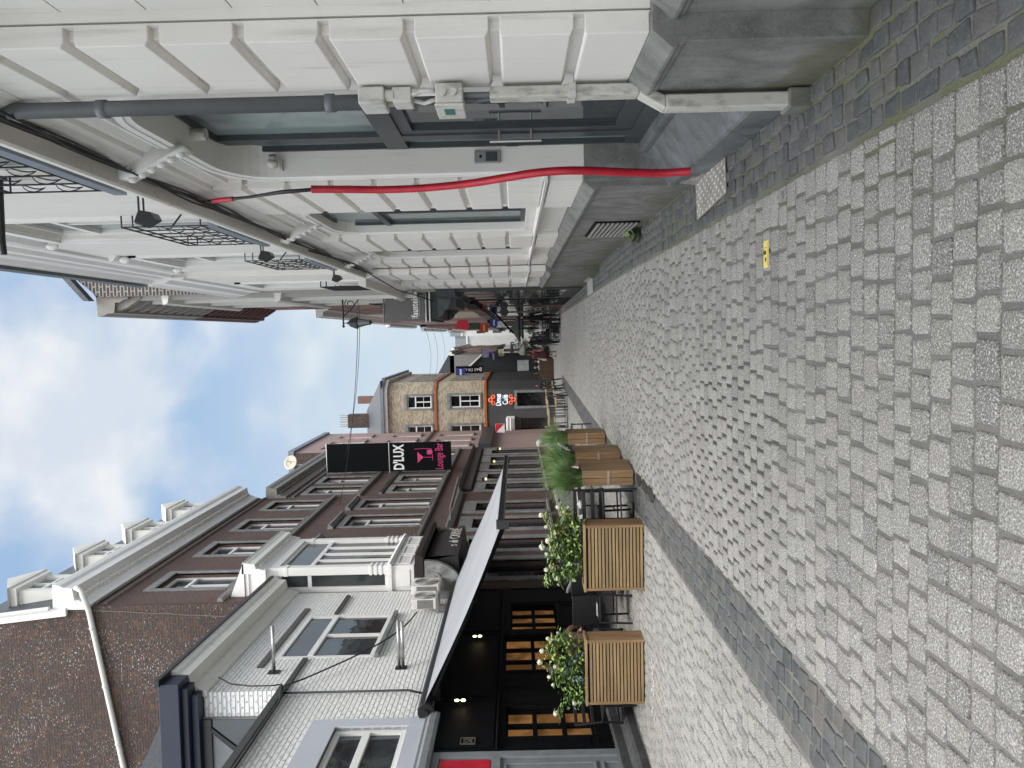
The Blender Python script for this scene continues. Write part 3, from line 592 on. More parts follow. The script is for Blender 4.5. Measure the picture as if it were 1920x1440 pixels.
m = MB(); m.box(1.47, 1.56, 6.50, 6.552, 1.98, 2.0); m.build('bracket', PLASTIC, cm); m = MB(); m.tube([(1.50, 6.5, 2.05), (1.58, 6.44, 2.04)], .035, 12); m.ball((1.52, 6.46, 2.05), .045); m.build('housing', PLASTIC, cm, smooth=True)
m = MB(); m.tube([(1.575, 5.72, 2.42), (1.575, 5.72, 2.31)], .045, 16); tag(m.build('downlight', PLASTIC), 'short cream cylinder light under the top of the door arch', 'light')
vg = thing('cellar_vent', 'barred cellar grille set low in the bluestone plinth', 'vent', (1.28, 9.2, -1.5))
m = MB(); m.box(1.262, 1.29, 8.68, 9.9, -1.5, -.97); m.build('recess', BLACK, vg); m = MB()
for k in range(9): z = -1.475 + k * .055; m.box(1.246, 1.263, 8.71, 9.87, z, z + .026)
m.build('bars', plain('grille_metal', (.34, .33, .31), .5, .2), vg)
hs = thing('red_hose', 'red corrugated cable sleeve hanging down the doorway into the paving', 'hose', (1.22, 5.9, -1.4))
pts = [(6.11, 1.63), (6.15, 1.35), (6.20, 1.05), (6.17, .69), (6.04, .33), (5.85, .03), (5.72, -.18), (5.66, -.38), (5.68, -.58), (5.78, -.92), (5.83, -1.18), (5.79, -1.40)]
fine = []
for i in range(len(pts) - 1):
    p0, p1, p2, p3 = [Vector(pts[max(0, min(len(pts) - 1, i + k))]) for k in (-1, 0, 1, 2)]
    for q in range(26):
        t = q / 26; fine.append(.5 * ((2 * p1) + (p2 - p0) * t + (2 * p0 - 5 * p1 + 4 * p2 - p3) * t * t + (3 * p1 - p0 - 3 * p2 + p3) * t ** 3))
m = MB(); m.tube([(1.22, p.x, p.y) for p in fine], [.030 + (.003 if i % 2 else -.001) for i in range(len(fine))], 12); m.build('sleeve', REDHOSE, hs, smooth=True)
m = MB(); m.tube([(1.22, 6.11, 1.6), (1.225, 6.2, 1.9), (1.235, 6.45, 2.25), (1.25, 6.62, 2.55), (1.25, 6.7, 2.78)], .014, 7); m.tube([(1.215, 6.12, 1.6), (1.22, 6.25, 1.95), (1.235, 6.5, 2.35), (1.25, 6.75, 2.74)], .010, 6); m.build('cable', CABLE, hs, smooth=True)
m = MB(); m.tube([(1.245, 6.56, 2.44), (1.25, 6.66, 2.66)], .022, 8); m.build('tape', REDHOSE, hs)
wr = MB()
for k in range(5):
    P = []
    for i in range(40):
        s = 2.5 + i * .31; sag = .05 * abs(sin(s * 1.1 + k)) + .02 * sin(s * 3 + k * 2); P.append((1.255 - .012 * (k % 3) - .01 * sin(s * 2 + k), s, 2.825 - .015 * k - sag))
    wr.tube(P, .009 if k else .014, 5)
tag(wr.build('wire_bundle', CABLE, smooth=True), 'loose bundle of black wires draped under the white string course', 'cables')
m = MB(); m.tube([(1.21, 10.2, 2.79), (1.19, 12, 2.55), (1.16, 14.2, 2.65), (1.05, 16.5, 2.6), (1.0, 18.8, 2.35), (.9, 22, 2.1)], .014, 6); tag(m.build('overhead_cable', CABLE, smooth=True), 'single black cable sagging along the white facade to the grey hanging sign', 'cable')
DIA = MT('chequer_plate', .42, .55); _b = DIA.n('ShaderNodeTexBrick'); DIA.L(DIA.co, _b.inputs['Vector']); _b.inputs['Scale'].default_value = 1; _b.inputs['Brick Width'].default_value = .09; _b.inputs['Row Height'].default_value = .04; _b.inputs['Mortar Size'].default_value = .012; _b.inputs['Mortar Smooth'].default_value = .8
DIA.color(DIA.mix(DIA.ramp(DIA.noise(6, 5), .35, .7), (.50, .48, .45), (.34, .32, .28))); DIA.bump(DIA.noise(30, 4), .002); DIA = DIA.m
def plate(name, label, pts, lift):
    r = thing(name, label, 'metal plate', (pts[0][0], pts[0][1], -1.6)); m = MB(); m.prism(pts, (0, 0, -.006)); 
    A, B, C_, D_ = [Vector(p) for p in pts]
    for i in range(16):
        for j in range(7):
            u, v = (i + .5) / 16, (j + .5) / 7; c = A.lerp(D_, u).lerp(B.lerp(C_, u), v); a = radians(45 if (i + j) % 2 else -45); d = Vector((cos(a), sin(a), 0)) * .019; e = Vector((-sin(a), cos(a), 0)) * .006
            m.add([tuple(c - d), tuple(c + e), tuple(c + d), tuple(c - e), tuple(c + Vector((0, 0, .004)))], [(0, 1, 4), (1, 2, 4), (2, 3, 4), (3, 0, 4)])
    m.build('plate', DIA, r); m = MB()
    for i in range(16):
        A, B, C_, D_ = [Vector(p) for p in lift]
        for j in range(3):
            u, v = (i + .5) / 16, (j + .5) / 3; c = A.lerp(B, u).lerp(D_.lerp(C_, u), v) + Vector((-.003, 0, .003)); m.box(c.x - .004, c.x + .002, c.y - .016, c.y + .016, c.z - .006, c.z + .004)
    m.prism(lift, (.004, 0, -.006)); m.build('flap', DIA, r); return r
plate('chequer_plate', 'bent steel chequer plate bridging the paving and doorstep where the red hose ends', [(1.30, 5.55, -1.588), (1.0, 5.52, -1.588), (.93, 6.38, -1.588), (1.235, 6.42, -1.588)], [(1.30, 5.55, -1.585), (1.235, 6.42, -1.585), (1.262, 6.45, -1.44), (1.325, 5.6, -1.44)])
plate('ramp_plate', 'small steel chequer plate against the far end of the plinth', [(1.15, 15.9, gz(16) + .012), (.84, 15.9, gz(16) + .012), (.84, 17.3, gz(17) + .012), (1.15, 17.3, gz(17) + .012)], [(1.15, 15.9, gz(16) + .014), (1.15, 17.3, gz(17) + .014), (1.168, 17.3, gz(17) + .1), (1.168, 15.9, gz(16) + .1)])
yt = thing('survey_tag', 'small yellow marker plate with two black squares nailed into the setts', 'marker', (.46, 4.68, -1.6))
m = MB(); m.box(.375, .545, 4.64, 4.72, -1.602, -1.594); m.build('plate', plain('yellow_tag', (.72, .58, .14), .5), yt, bevel=.003)
m = MB(); m.box(.458, .484, 4.672, 4.687, -1.5945, -1.5925); m.box(.458, .484, 4.695, 4.710, -1.5945, -1.5925); m.box(.39, .53, 4.648, 4.652, -1.5945, -1.5932); m.box(.50, .503, 4.665, 4.70, -1.5945, -1.5932); m.box(.415, .44, 4.67, 4.69, -1.5945, -1.5932); m.build('marks', BLACK, yt)
def flood(y, label):
    r = thing('floodlight', label, 'floodlight', (1.12, y, 3.3), 'floodlights along the white facade')
    m = MB(); m.tube([(1.37, y - .045, 3.35), (1.14, y - .045, 3.35)], .009, 6); m.tube([(1.37, y + .045, 3.35), (1.14, y + .045, 3.35)], .009, 6); m.build('bracket', BLACKM, r)
    m = MB(); m.prism([(1.19, y - .085, 3.34), (1.08, y - .085, 3.385), (1.05, y - .085, 3.31), (1.11, y - .085, 3.2), (1.17, y - .085, 3.23)], (0, .17, 0)); m.build('housing', BLACKM, r, bevel=.008)
    m = MB(); m.prism([(1.076, y - .07, 3.375), (1.05, y - .07, 3.31), (1.046, y - .07, 3.312), (1.072, y - .07, 3.379)], (0, .14, 0)); m.build('lens', GLASS, r)
flood(6.75, 'black floodlight nearest to the doorway, above the white string course'); flood(9.95, 'black floodlight second from the doorway, in front of an iron balcony'); flood(13.9, 'smallest and farthest black floodlight, near the end of the string course')
m = MB(); m.tube([(1.36, 6.0, 4.11), (.86, 6.0, 4.12), (.74, 6.0, 4.11)], [.032, .028, .024], 10); m.tube([(1.36, 6.0, 4.11), (1.33, 6.0, 4.11)], .06, 12); tag(m.build('flagpole', BLACKM), 'black steel arm sticking out of the white wall over the balcony', 'flagpole')
wd = MB()
for k in range(40):
    a, l = rnd(0, 2 * pi), rnd(.05, .16); p = Vector((1.22 + rnd(-.04, .03), 9.35 + rnd(-.1, .1), -1.6 + rnd(0, .12))); d = Vector((cos(a), sin(a), rnd(.1, .8))) * l; n_ = d.cross(Vector((0, 0, 1))).normalized() * l * .3
    wd.quad(tuple(p), tuple(p + d * .5 + n_), tuple(p + d), tuple(p + d * .5 - n_))
LEAF = MT('leaf', .55); LEAF.color(LEAF.mix(LEAF.island(), (.05, .10, .022), (.13, .20, .05))); LEAF = LEAF.m
tag(wd.build('weed', LEAF, recalc=False), 'small green weed growing under the cellar grille', 'plant')
# ---------------------------------------------------------------- left: white painted brick house with the two shopfronts
W = frame(-5.85, 1, 1.7, 9.4); LF = frame(-6.12, 1)
wh = thing('white_brick_house', 'white painted brick house with a stepped roof over a black restaurant front', 'house', (-5.9, 12, -1.6))
m = MB(W)
wall_sheet(m, 6.0, 12.08, 1.5, 4.0, [(8.4, 10.75, 1.75, 2.85)], .12, 0, 6)
wall_sheet(m, 12.08, 17.25, 1.5, 5.35, [(13.4, 15.65, 2.78, 4.62)], .10, 0, 6)
m.prism([(12.06, 0, 4.0), (12.06, -.42, 4.0), (12.06, -.42, 5.4), (12.06, 0, 5.4)], (.02, 0, 0)); m.build('wall', BR_WHITE, wh)
m = MB(W); m.box(12.0, 12.07, -4.5, -.42, 3.9, 5.5); m.build('side_panel', plain('side_grey', (.20, .205, .21), .5), wh)
m = MB(W); m.prism([(11.96, -.44, 5.4), (11.96, -.52, 5.4), (11.96, -1.75, 4.0), (11.96, -1.6, 4.0)], (.04, 0, 0)); m.box(11.95, 12.0, -4.5, -.42, 5.25, 5.42); m.build('side_beam', BLACKM, wh)
m = MB(W); m.prism([(11.985, -.55, 5.25), (11.985, -1.55, 4.05), (11.985, -.44, 4.05), (11.985, -.44, 5.25)], (.01, 0, 0)); m.build('side_pane', GLASS, wh)
cornice(wh, W, 12.02, 17.3, 5.33, 0, .40, .62, OFFW)
m = MB(W); m.box(11.62, 12.0, -4.5, .34, 5.62, 5.95); m.box(11.72, 12.0, -4.5, .22, 5.52, 5.62); m.box(11.84, 12.02, -4.5, .06, 5.40, 5.52); m.build('side_cornice', NAVY, wh, bevel=.01)
m = MB(W); m.box(11.58, 17.32, .32, .43, 5.92, 5.99); m.build('gutter', BLACKM, wh)
BAND = plain('dark_band', (.055, .052, .05), .6, bump=.005); m = MB(W); m.box(6, 12.0, .0, .11, 3.98, 4.09); m.box(12.0, 13.33, .0, .045, 3.99, 4.08); m.build('gutter_band', BAND, wh); m = MB(W); m.box(15.72, 16.9, .0, .05, 3.99, 4.08); m.build('transom_band', BAND, wh)
m = MB(W); m.box(13.0, 16.1, .0, .03, 4.72, 4.83); m.build('lintel', plain('dark_lintel', (.10, .095, .09), .7, bump=.006), wh)
wf = window(wh, W, 13.4, 15.65, 2.78, 4.62, -.05, WHITE2, GLASS, .085, mull=1, trans=.34)
m = MB(W); m.box(8.1, 8.4, -.05, .03, 1.5, 3.25); m.box(10.75, 10.98, -.05, .03, 1.5, 3.25); m.box(8.4, 10.75, -.05, .031, 2.85, 3.25); m.box(6, 11.0, .0, .032, 1.49, 1.75); m.build('window_surround', LILAC, wh, bevel=.004)
window(wh, W, 8.4, 10.75, 1.75, 2.85, -.1, WHITE2, GLASS, .09, mull=1, trans=.45, sill=False)
m = MB(W); m.prof([(.0, 1.28), (.10, 1.28), (.12, 1.33), (.12, 1.42), (.08, 1.46), (.08, 1.5), (0, 1.5)], 6, 10.98); m.build('shop_cornice', GREYP, wh, bevel=.004)
m = MB(W); m.prof([(-6, 4.02), (0, 4.02), (0, 4.06), (-6, 4.4)], 6, 12.0); m.prof([(-.1, 5.95), (-3, 7.4), (-6, 5.95)], 12.1, 17.25); m.build('roof', SLATE, wh)
# grey shopfront
m = MB(W); m.box(6, 9.95, -.4, .0, -2, 1.28); m.box(9.80, 9.95, .0, .035, -1.5, 1.28); m.box(6, 9.8, .0, .035, .33, .45); m.box(6, 9.8, 0, .035, 1.18, 1.28); m.box(6, 9.8, 0, .035, -1.5, -1.36)
for a, b, c, d in ((8.6, 9.68, -1.32, -1.05), (8.6, 9.68, -.98, .28)):
    m.box(a, b, 0, .022, c, c + .035); m.box(a, b, 0, .022, d - .035, d); m.box(a, a + .035, 0, .022, c + .035, d - .035); m.box(b - .035, b, 0, .022, c + .035, d - .035)
gs = m.build('grey_shopfront', GREYP, wh, bevel=.004)
m = MB(W); m.box(6.1, 9.76, .002, .02, .47, 1.16); m.build('red_fascia', REDP, gs)
# black restaurant front
ops = [(10.35, 11.28, -1.05, .27), (12.62, 14.25, -.75, .33), (14.55, 16.0, -.75, .22)]
m = MB(W); wall_sheet(m, 9.95, 17.2, -1.75, 1.42, ops, .14, .03, .5)
for a, b in ((10.05, 11.55), (11.65, 14.35), (14.45, 17.1)):
    for z0, z1 in ((.44, 1.30),):
        m.box(a, b, .03, .045, z0, z0 + .025); m.box(a, b, .03, .045, z1 - .025, z1); m.box(a, a + .025, .03, .045, z0 + .025, z1 - .025); m.box(b - .025, b, .03, .045, z0 + .025, z1 - .025)
m.prof([(.03, .36), (.08, .37), (.09, .39), (.03, .41)], 9.97, 17.2)
for a, b, c, d in ((10.02, 10.28, -.95, .3), (10.02, 10.28, -1.4, -1.05), (11.4, 11.9, -1.3, .3), (11.95, 12.55, -1.3, .3), (12.7, 14.2, -1.35, -.85), (14.6, 15.95, -1.35, -.85), (16.1, 17.1, -1.3, .25)):
    m.box(a, b, .03, .042, c, c + .03); m.box(a, b, .03, .042, d - .03, d); m.box(a, a + .03, .03, .042, c + .03, d - .03); m.box(b - .03, b, .03, .042, c + .03, d - .03)
bs = m.build('black_shopfront', BLACK, wh)
for a, b, c, d, nc, nr in ((10.35, 11.28, -1.05, .27, 2, 3), (12.62, 14.25, -.75, .33, 3, 2), (14.55, 16.0, -.75, .22, 3, 2)):
    m = MB(W)
    for k in range(nc + 1): x = a + (b - a) * k / nc; m.box(x - .035, x + .035, -.10, -.04, c, d)
    for k in range(nr + 1): z = c + (d - c) * k / nr; m.box(a, b, -.099, -.045, z - .035, z + .035)
    f = m.build('window', BLACK, bs); m = MB(W); m.box(a, b, -.115, -.105, c, d); m.build('pane', WARM, f)
m = MB(W); m.prof([(.03, -2.2), (.30, -2.2), (.30, -1.50), (.27, -1.46), (.12, -1.42), (.12, -1.30), (.03, -1.28)], 6, 17.2); m.build('stone_step', stone('dark_step', (.055, .057, .058)), wh)
m = MB(W)
for a, b, c, d in ((10.14, 10.155, .70, .92), (10.30, 10.315, .70, .92), (10.155, 10.30, .70, .715), (10.155, 10.30, .905, .92)): m.box(a, b, .03, .05, c, d)
text_mb(m, '52', lambda u, v, e: W(10.228 - u * 0 + u, .035 + e, .745 + v), .09, .13, .012)
tag(m.build('house_number', plain('brass_marks', (.16, .15, .12), .4, .5)), 'small framed metal number on the black fascia near the red panel', 'house number')
def walllamp(s, z, label):
    P = W(s, .1, z); r = thing('wall_lamp', label, 'wall lamp', P, 'small lit lamps on the black shopfront'); m = MB(W); m.box(s - .02, s + .02, .03, .13, z - .02, z + .02); m.build('arm', BLACKM, r)
    m = MB(W); m.ball((s, .13, z + .05), .022, 8, 6, (1, 1, 1.8)); m.ball((s, .13, z - .05), .022, 8, 6, (1, 1, 1.8)); m.build('bulb', LAMP, r, smooth=True)
walllamp(11.3, 1.0, 'small glowing lamp high on the black fascia near the red panel'); walllamp(13.96, .86, 'small glowing lamp on the black fascia behind the awning arm')
# awning
aw = thing('awning', 'pale grey folding arm awning stretched out over the restaurant terrace', 'awning', W(14.4, .1, 1.45))
m = MB(W); m.prof([(.05, 1.44), (.2, 1.44), (.24, 1.5), (.22, 1.6), (.14, 1.64), (.05, 1.62)], 11.0, 18.5); m.build('cassette', BLACKM, aw, bevel=.01)
m = MB(W); n = 26
for i in range(10):
    for j in range(n):
        def q(i, j):
            t = i / 10; s = 11.08 + 7.4 * j / n
            return (s, .2 + 2.75 * t, 1.54 - 1.26 * t - .05 * sin(pi * t))
        if i == 0 and j == 0: m.add([q(a_, b_) for a_ in range(11) for b_ in range(n + 1)], [(a_ * (n + 1) + b_, (a_ + 1) * (n + 1) + b_, (a_ + 1) * (n + 1) + b_ + 1, a_ * (n + 1) + b_ + 1) for a_ in range(10) for b_ in range(n)])
fb = m.build('fabric', AWN, aw, smooth=True, recalc=False); sm = fb.modifiers.new('thick', 'SOLIDIFY'); sm.thickness = .004
m = MB(W); m.prof([(2.94, .23), (2.99, .22), (3.03, .24), (3.03, .32), (2.98, .335), (2.94, .3)], 11.02, 18.55); m.build('front_bar', BLACKM, aw)
for a, b in ((11.35, 13.0), (18.2, 16.5)):
    m = MB(W); m.tube([(a, .2, 1.44), (b - (b - a) * .62, 1.5, .80)], .05, 8); m.tube([(b - (b - a) * .62, 1.5, .80), (a - (b - a) * .04, 2.95, .22)], .042, 8); m.ball((b - (b - a) * .62, 1.5, .8), .07); m.box(min(a, a + .1), max(a, a + .1), .1, .3, 1.32, 1.46); m.build('arm', BLACKM, aw)
m = MB(W); m.tube([(11.0, .12, 1.5), (10.94, .12, 1.5)], .13, 14); m.tube([(10.96, .12, 1.5), (10.9, .12, 1.5)], .05, 10); m.build('end_cap', BLACKM, aw)
m = MB(W); m.box(10.99, 11.05, 2.92, 3.06, .15, .345); m.tube([(11.0, 2.98, .12), (11.0, 2.98, .02)], .03); m.build('corner_bracket', BLACKM, aw)
# steel rods, cables and air conditioners on the white brick
def rods(s, z, n, label):
    r = thing('wall_rod', label, 'steel rod', W(s, 0, z)); m = MB(W); m.box(s - .07, s + .07, .0, .02, z - .1, z + .1); m.build('base_plate', BLACKM, r)
    for k in range(n): m = MB(W); m.tube([(s, .01, z + .035 * (1 if k else -1) * (n - 1)), (s + .05 * k, .85, z + .04 * (1 if k else -1) * (n - 1))], .03, 10); m.build('rod', STEEL, r, smooth=True)
rods(12.8, 4.45, 1, 'single steel rod sticking out of the white brick above the dark band'); rods(12.87, 2.18, 2, 'pair of steel rods sticking out of the white brick below the window')
m = MB(W); m.tube([(12.2, .2, 5.2), (12.1, .12, 4.95), (12.05, .1, 4.6), (12.0, .12, 4.25), (12.02, .13, 4.05)], .012, 6); P = [(12.0, .12, 4.06), (11.4, .13, 3.9), (8, .13, 3.9)]; m.tube(P, .02, 6)
m.tube([(12.05, .08, 4.06)] + [(12.05 + 3.5 * t, .08 + .05 * sin(pi * t), 4.0 - 1.75 * t + -.75 * sin(pi * t) * .6) for t in [i / 14 for i in range(1, 15)]], .016, 6); m.tube([(11.85, .06, 4.0), (11.85, .06, 1.9), (11.7, .06, 1.6)], .018, 6)
tag(m.build('facade_cable', CABLE, smooth=True), 'black cable swooping across the white brick to the air conditioners', 'cable')
def ac(s, z, sc_, label):
    P = W(s, .3, z); r = thing('air_conditioner', label, 'air conditioner', P, 'air conditioners above the awning'); w_, d_, h_ = .70 * sc_, .21, .60 * sc_
    m = MB(W); m.box(s, s + w_, .12, .12 + d_, z, z + h_); m.build('casing', plain('ac_casing', (.68, .66, .62), .5, var=.06), r, bevel=.012)
    m = MB(W); c = s + w_ * .42
    for k in range(7): rr = .06 + k * .033 * sc_; m.tube([(c + rr * cos(t), .125 + d_, z + h_ * .5 + rr * sin(t)) for t in [2 * pi * q / 20 for q in range(21)]], .006, 4)
    for k in range(6): t = k * pi / 3; m.tube([(c, .126 + d_, z + h_ * .5), (c + .25 * sc_ * cos(t), .126 + d_, z + h_ * .5 + .25 * sc_ * sin(t))], .005, 4)
    m.build('fan_grille', plain('ac_grille', (.34, .33, .31), .5), r)
    m = MB(W); m.prism([(c + .25 * sc_ * cos(t), .121 + d_, z + h_ * .5 + .25 * sc_ * sin(t)) for t in [2 * pi * q / 24 for q in range(24)]], tuple(Vector(W(0, .001, 0)) - Vector(W(0, 0, 0))) if False else (0, .002, 0)); m.build('fan_opening', plain('fan_dark', (.10, .10, .10)), r)
    m = MB(W)
    for k in range(9): m.box(s - .004, s + .004, .135 + k * .021, .147 + k * .021, z + .06, z + h_ - .12)
    m.build('side_grille', BLACK, r)
    for a_ in (s + .05, s + w_ - .09): m = MB(W); m.box(a_, a_ + .04, .02, .5, z - .04, z); m.box(a_, a_ + .04, .0, .03, z - .3, z); m.build('bracket', STEEL, r)
ac(15.6, 1.84, .88, 'smaller weathered outdoor air conditioner nearer to the window'); ac(16.55, 1.86, 1.08, 'larger outdoor air conditioner beside the white bay window')
# ---------------------------------------------------------------- brown brick house with mansard and bay window
br = thing('brown_brick_house', 'tall dark brown brick house with white dormers, cornice and bay window', 'house', (-6.05, 22, -1.9))
W2 = [(17.87, 19.08), (20.66, 21.9), (23.36, 24.6), (26.1, 27.35)]; W1 = [(20.8, 22.0), (23.5, 24.85), (26.0, 27.3)]
G0 = [(18.2, 19.6), (20.6, 21.7), (22.9, 24.1), (25.2, 26.4)]
m = MB(LF); wall_sheet(m, 16.88, 28.1, -2.6, 10.05, [(a, b, 7.25, 9.1) for a, b in W2] + [(a, b, 3.25, 5.7) for a, b in W1] + [(a, b, -1.0, 1.5) for a, b in G0], .2, 0, 10); m.build('wall', BR_DARK, br)
m = MB(LF); m.prism([(16.78, 0, -2.4), (16.78, 0, 10.1), (16.78, -.12, 10.75), (16.78, -.35, 13.0), (16.78, -5, 14.6), (16.78, -11, 14.6), (16.78, -11, -2.4)], (.09, 0, 0)); m.build('gable_wall', BR_GABLE, br)
m = MB(LF); m.prof([(-.05, 10.85), (-.4, 13.2), (-5, 14.6), (-10, 13.2), (-10, 10.6), (-.05, 10.6)], 16.9, 28.1); m.build('roof', SLATE, br)
m = MB(LF); m.prism([(16.70, .0, 10.6), (16.70, -.18, 10.6), (16.70, -.42, 13.0), (16.70, -5, 14.7), (16.70, -5, 14.9), (16.70, -.25, 13.15)], (.09, 0, 0)); m.build('verge_board', WHITE2, br)
m = MB(LF); m.tube([(16.66, .02, 10.95), (16.66, -.22, 13.1)], .05, 8); m.build('verge_pipe', PIPEG if False else OFFW, br)
cornice(br, LF, 16.75, 28.05, 10.05, 0, .55, .85, WHITE2, dent=.16)
m = MB(LF); m.prof([(0, 9.72), (.05, 9.74), (.06, 9.80), (0, 9.82)], 16.9, 28.05); m.box(16.9, 28.05, 0, .04, 9.35 + .62, 10.05); m.build('frieze_band', plain('brown_stone', (.14, .115, .10), .8), br)
m = MB(LF); m.prof([(0, 7.0), (.09, 7.02), (.10, 7.12), (0, 7.15)], 16.9, 28.05); m.prof([(0, 3.02), (.09, 3.04), (.10, 3.12), (0, 3.14)], 20.2, 28.05); m.prof([(0, 2.1), (.1, 2.12), (.16, 2.25), (.16, 2.32), (0, 2.36)], 20.4, 28.05); m.build('string_course', plain('sill_stone', (.20, .195, .185), .8, bump=.005), br)
for a, b in W2: window(br, LF, a, b, 7.25, 9.1, -.18, WHITE2, GLASSM, .07, mull=1, trans=.32, surround=BLUEST, sw=.14)
for a, b in W1: window(br, LF, a, b, 3.25, 5.7, -.18, WHITE2, GLASSM, .07, mull=1, trans=.25, surround=BLUEST, sw=.14, hood=True)
for a, b in G0: window(br, LF, a, b, -1.0, 1.5, -.18, DARKGREY, GLASSK, .07, mull=0, trans=.2, surround=BLUEST, sw=.3)
m = MB(LF); m.prof([(0, -2.5), (.12, -2.5), (.12, -1.45), (.08, -1.38), (0, -1.36)], 17.2, 28.1); m.build('plinth', BLUEST, br)
for c in (18.45, 21.25, 23.95, 26.7):
    m = MB(LF); m.box(c - .60, c + .60, -1.4, -.04, 10.86, 12.49); m.box(c - .62, c - .44, -.5, .06, 10.9, 12.5); m.box(c + .44, c + .62, -.5, .06, 10.9, 12.5); m.box(c - .44, c + .44, -.5, .05, 10.9, 11.1); m.box(c - .7, c + .7, -.5, .14, 12.45, 12.62)
    for z, e in ((12.62, 0), ): m.prism([(c - .78, .18, z), (c + .78, .18, z), (c, .18, z + .52)], (0, -1.2, 0)) if False else m.add([(c - .78, .18, z), (c + .78, .18, z), (c, .18, z + .52), (c - .78, -1.5, z), (c + .78, -1.5, z), (c, -1.5, z + .52)], [(0, 1, 2), (3, 5, 4), (0, 3, 4, 1), (1, 4, 5, 2), (0, 2, 5, 3)])
    d = m.build('dormer', OFFW, br); window(d, LF, c - .44, c + .44, 11.1, 12.45, -.02, WHITE2, GLASS, .06, mull=1, trans=.3, sill=False) if False else None
    q = MB(LF); q.box(c - .44, c + .44, -.03, -.02, 11.1, 12.45); q.build('pane', GLASSP, d); q = MB(LF); q.box(c - .03, c + .03, -.02, .03, 11.1, 12.45); q.box(c - .44, c - .03, -.02, .028, 12.0, 12.06); q.box(c + .03, c + .44, -.02, .028, 12.0, 12.06); q.build('glazing_bar', WHITE2, d)
    q = MB(LF); q.prism([(c - .5, .185, 12.7), (c + .5, .185, 12.7), (c, .185, 13.03)], (0, 0, 0)) if False else q.add([(c - .5, .184, 12.7), (c + .5, .184, 12.7), (c, .184, 13.03)], [(0, 1, 2)]); q.build('pediment_panel', OFFW, d)
# bay window (oriel)
OR = .62
m = MB(LF); s0, s1 = 17.38, 19.95
m.box(s0, s1, 0, OR, 2.55, 3.15); m.box(s0, s1, 0, OR, 5.85, 6.1)
for a, b in ((s0, s0 + .2), (s1 - .2, s1)): m.box(a, b, OR - .2, OR, 3.15, 5.85); m.box(a, b, 0, .12, 3.15, 5.85)
for a, b in ((s0 - .01, s0 + .21), (s1 - .21, s1 + .01)):
    for z in (3.2, 3.32, 3.44, 3.56): m.box(a - .012, b + .012, OR - .215, OR + .022, z, z + .07)
    m.box(a - .02, b + .02, OR - .22, OR + .03, 3.15, 3.2); m.box(a, b, OR - .21, OR + .015, 5.6, 5.7)
m.prof([(0, 3.08), (OR + .05, 3.08), (OR + .08, 3.13), (OR + .05, 3.18), (0, 3.18)], s0 - .06, s1 + .06)
for a, b in ((17.5, 18.2), (18.3, 19.0), (19.1, 19.85)): m.box(a, b, OR, OR + .02, 2.65, 2.7); m.box(a, b, OR, OR + .02, 2.95, 3.0); m.box(a, a + .05, OR, OR + .02, 2.7, 2.95); m.box(b - .05, b, OR, OR + .02, 2.7, 2.95)
m.box(s0 - .02, s0, .1, OR - .1, 2.65, 3.0)
bay = m.build('bay_window', WHITE2, br, bevel=.006)
m = MB(LF)
m.box(s0 + .2, s1 - .2, OR - .12, OR - .05, 5.05, 5.15); m.box(s0 + .2, s1 - .2, OR - .12, OR - .05, 5.77, 5.85); m.box(s0 + .2, s1 - .2, OR - .12, OR - .05, 3.18, 3.26)
for k in range(1, 4): x = s0 + .2 + (s1 - s0 - .4) * k / 4; m.box(x - .04, x + .04, OR - .121, OR - .045, 3.26, 5.05)
for z in (3.18, 5.05, 5.77): m.box(s0 + .06, s0 + .13, .12, OR - .2, z, z + .09)
m.build('frame', WHITE2, bay)
m = MB(LF); m.box(s0 + .2, s1 - .2, OR - .11, OR - .10, 3.2, 5.8); m.box(s0 + .09, s0 + .10, .12, OR - .2, 3.2, 5.8); m.box(s1 - .1, s1 - .09, .12, OR - .2, 3.2, 5.8); m.build('pane', GLASS, bay)
m = MB(LF)
for k in range(4): a = s0 + .26 + (s1 - s0 - .4) * k / 4; m.box(a, a + .44, OR - .15, OR - .14, 4.35 - .12 * (k % 2), 5.0)
m.build('blind', CURTAIN, bay)
cornice(bay, LF, s0 - .16, s1 + .16, 6.08, OR - .02, .22, .55, WHITE2, dent=.2)
m = MB(LF); m.box(s0 - .02, s1 + .02, 0, OR - .01, 6.1, 6.6); m.box(s0 - .1, s0 - .02, 0, OR, 6.1, 6.5); m.box(s0 - .13, s0 - .03, 0, OR + .1, 6.501, 6.58); m.prof([(-.02, 6.6), (OR + .22, 6.6), (-.02, 6.95)], s0 - .16, s1 + .16); m.build('bay_roof', WHITE2, bay)
# sign board under the bay
sg = thing('shop_sign', 'dark curved sign board with CARRÉ lettering under the white bay window', 'sign', (-5.5, 18.6, 1.4))
m = MB(LF); m.prof([(0, 2.3), (.85, 2.3), (.9, 2.38), (.9, 2.5), (0, 2.54)], 17.2, 20.4); m.prof([(0, 1.42)] + [(.72 + .1 * cos(t), 1.5 + .0 + .78 * (1 - cos(t)) * .5 + .3 * t / 3) for t in (0, .5, 1, 1.5, 2, 2.5)] + [(.78, 2.3), (0, 2.3)], 17.5, 20.2); m.build('board', plain('sign_board', (.016, .014, .013), .5), sg)
for s in (17.22, 20.22):
    m = MB(LF); m.prof([(.0, 1.4)] + [(.15 + .62 * sin(t), 1.4 + .88 * (1 - cos(t))) for t in [i * pi / 2 / 7 for i in range(8)]] + [(0, 2.29)], s, s + .14); m.tube([(s - .03, .34, 2.05), (s + .16, .34, 2.05)], .16, 14); m.tube([(s - .05, .34, 2.05), (s + .16, .34, 2.05)], .08, 12); m.build('scroll', stone('grey_scroll', (.25, .25, .24)), sg)
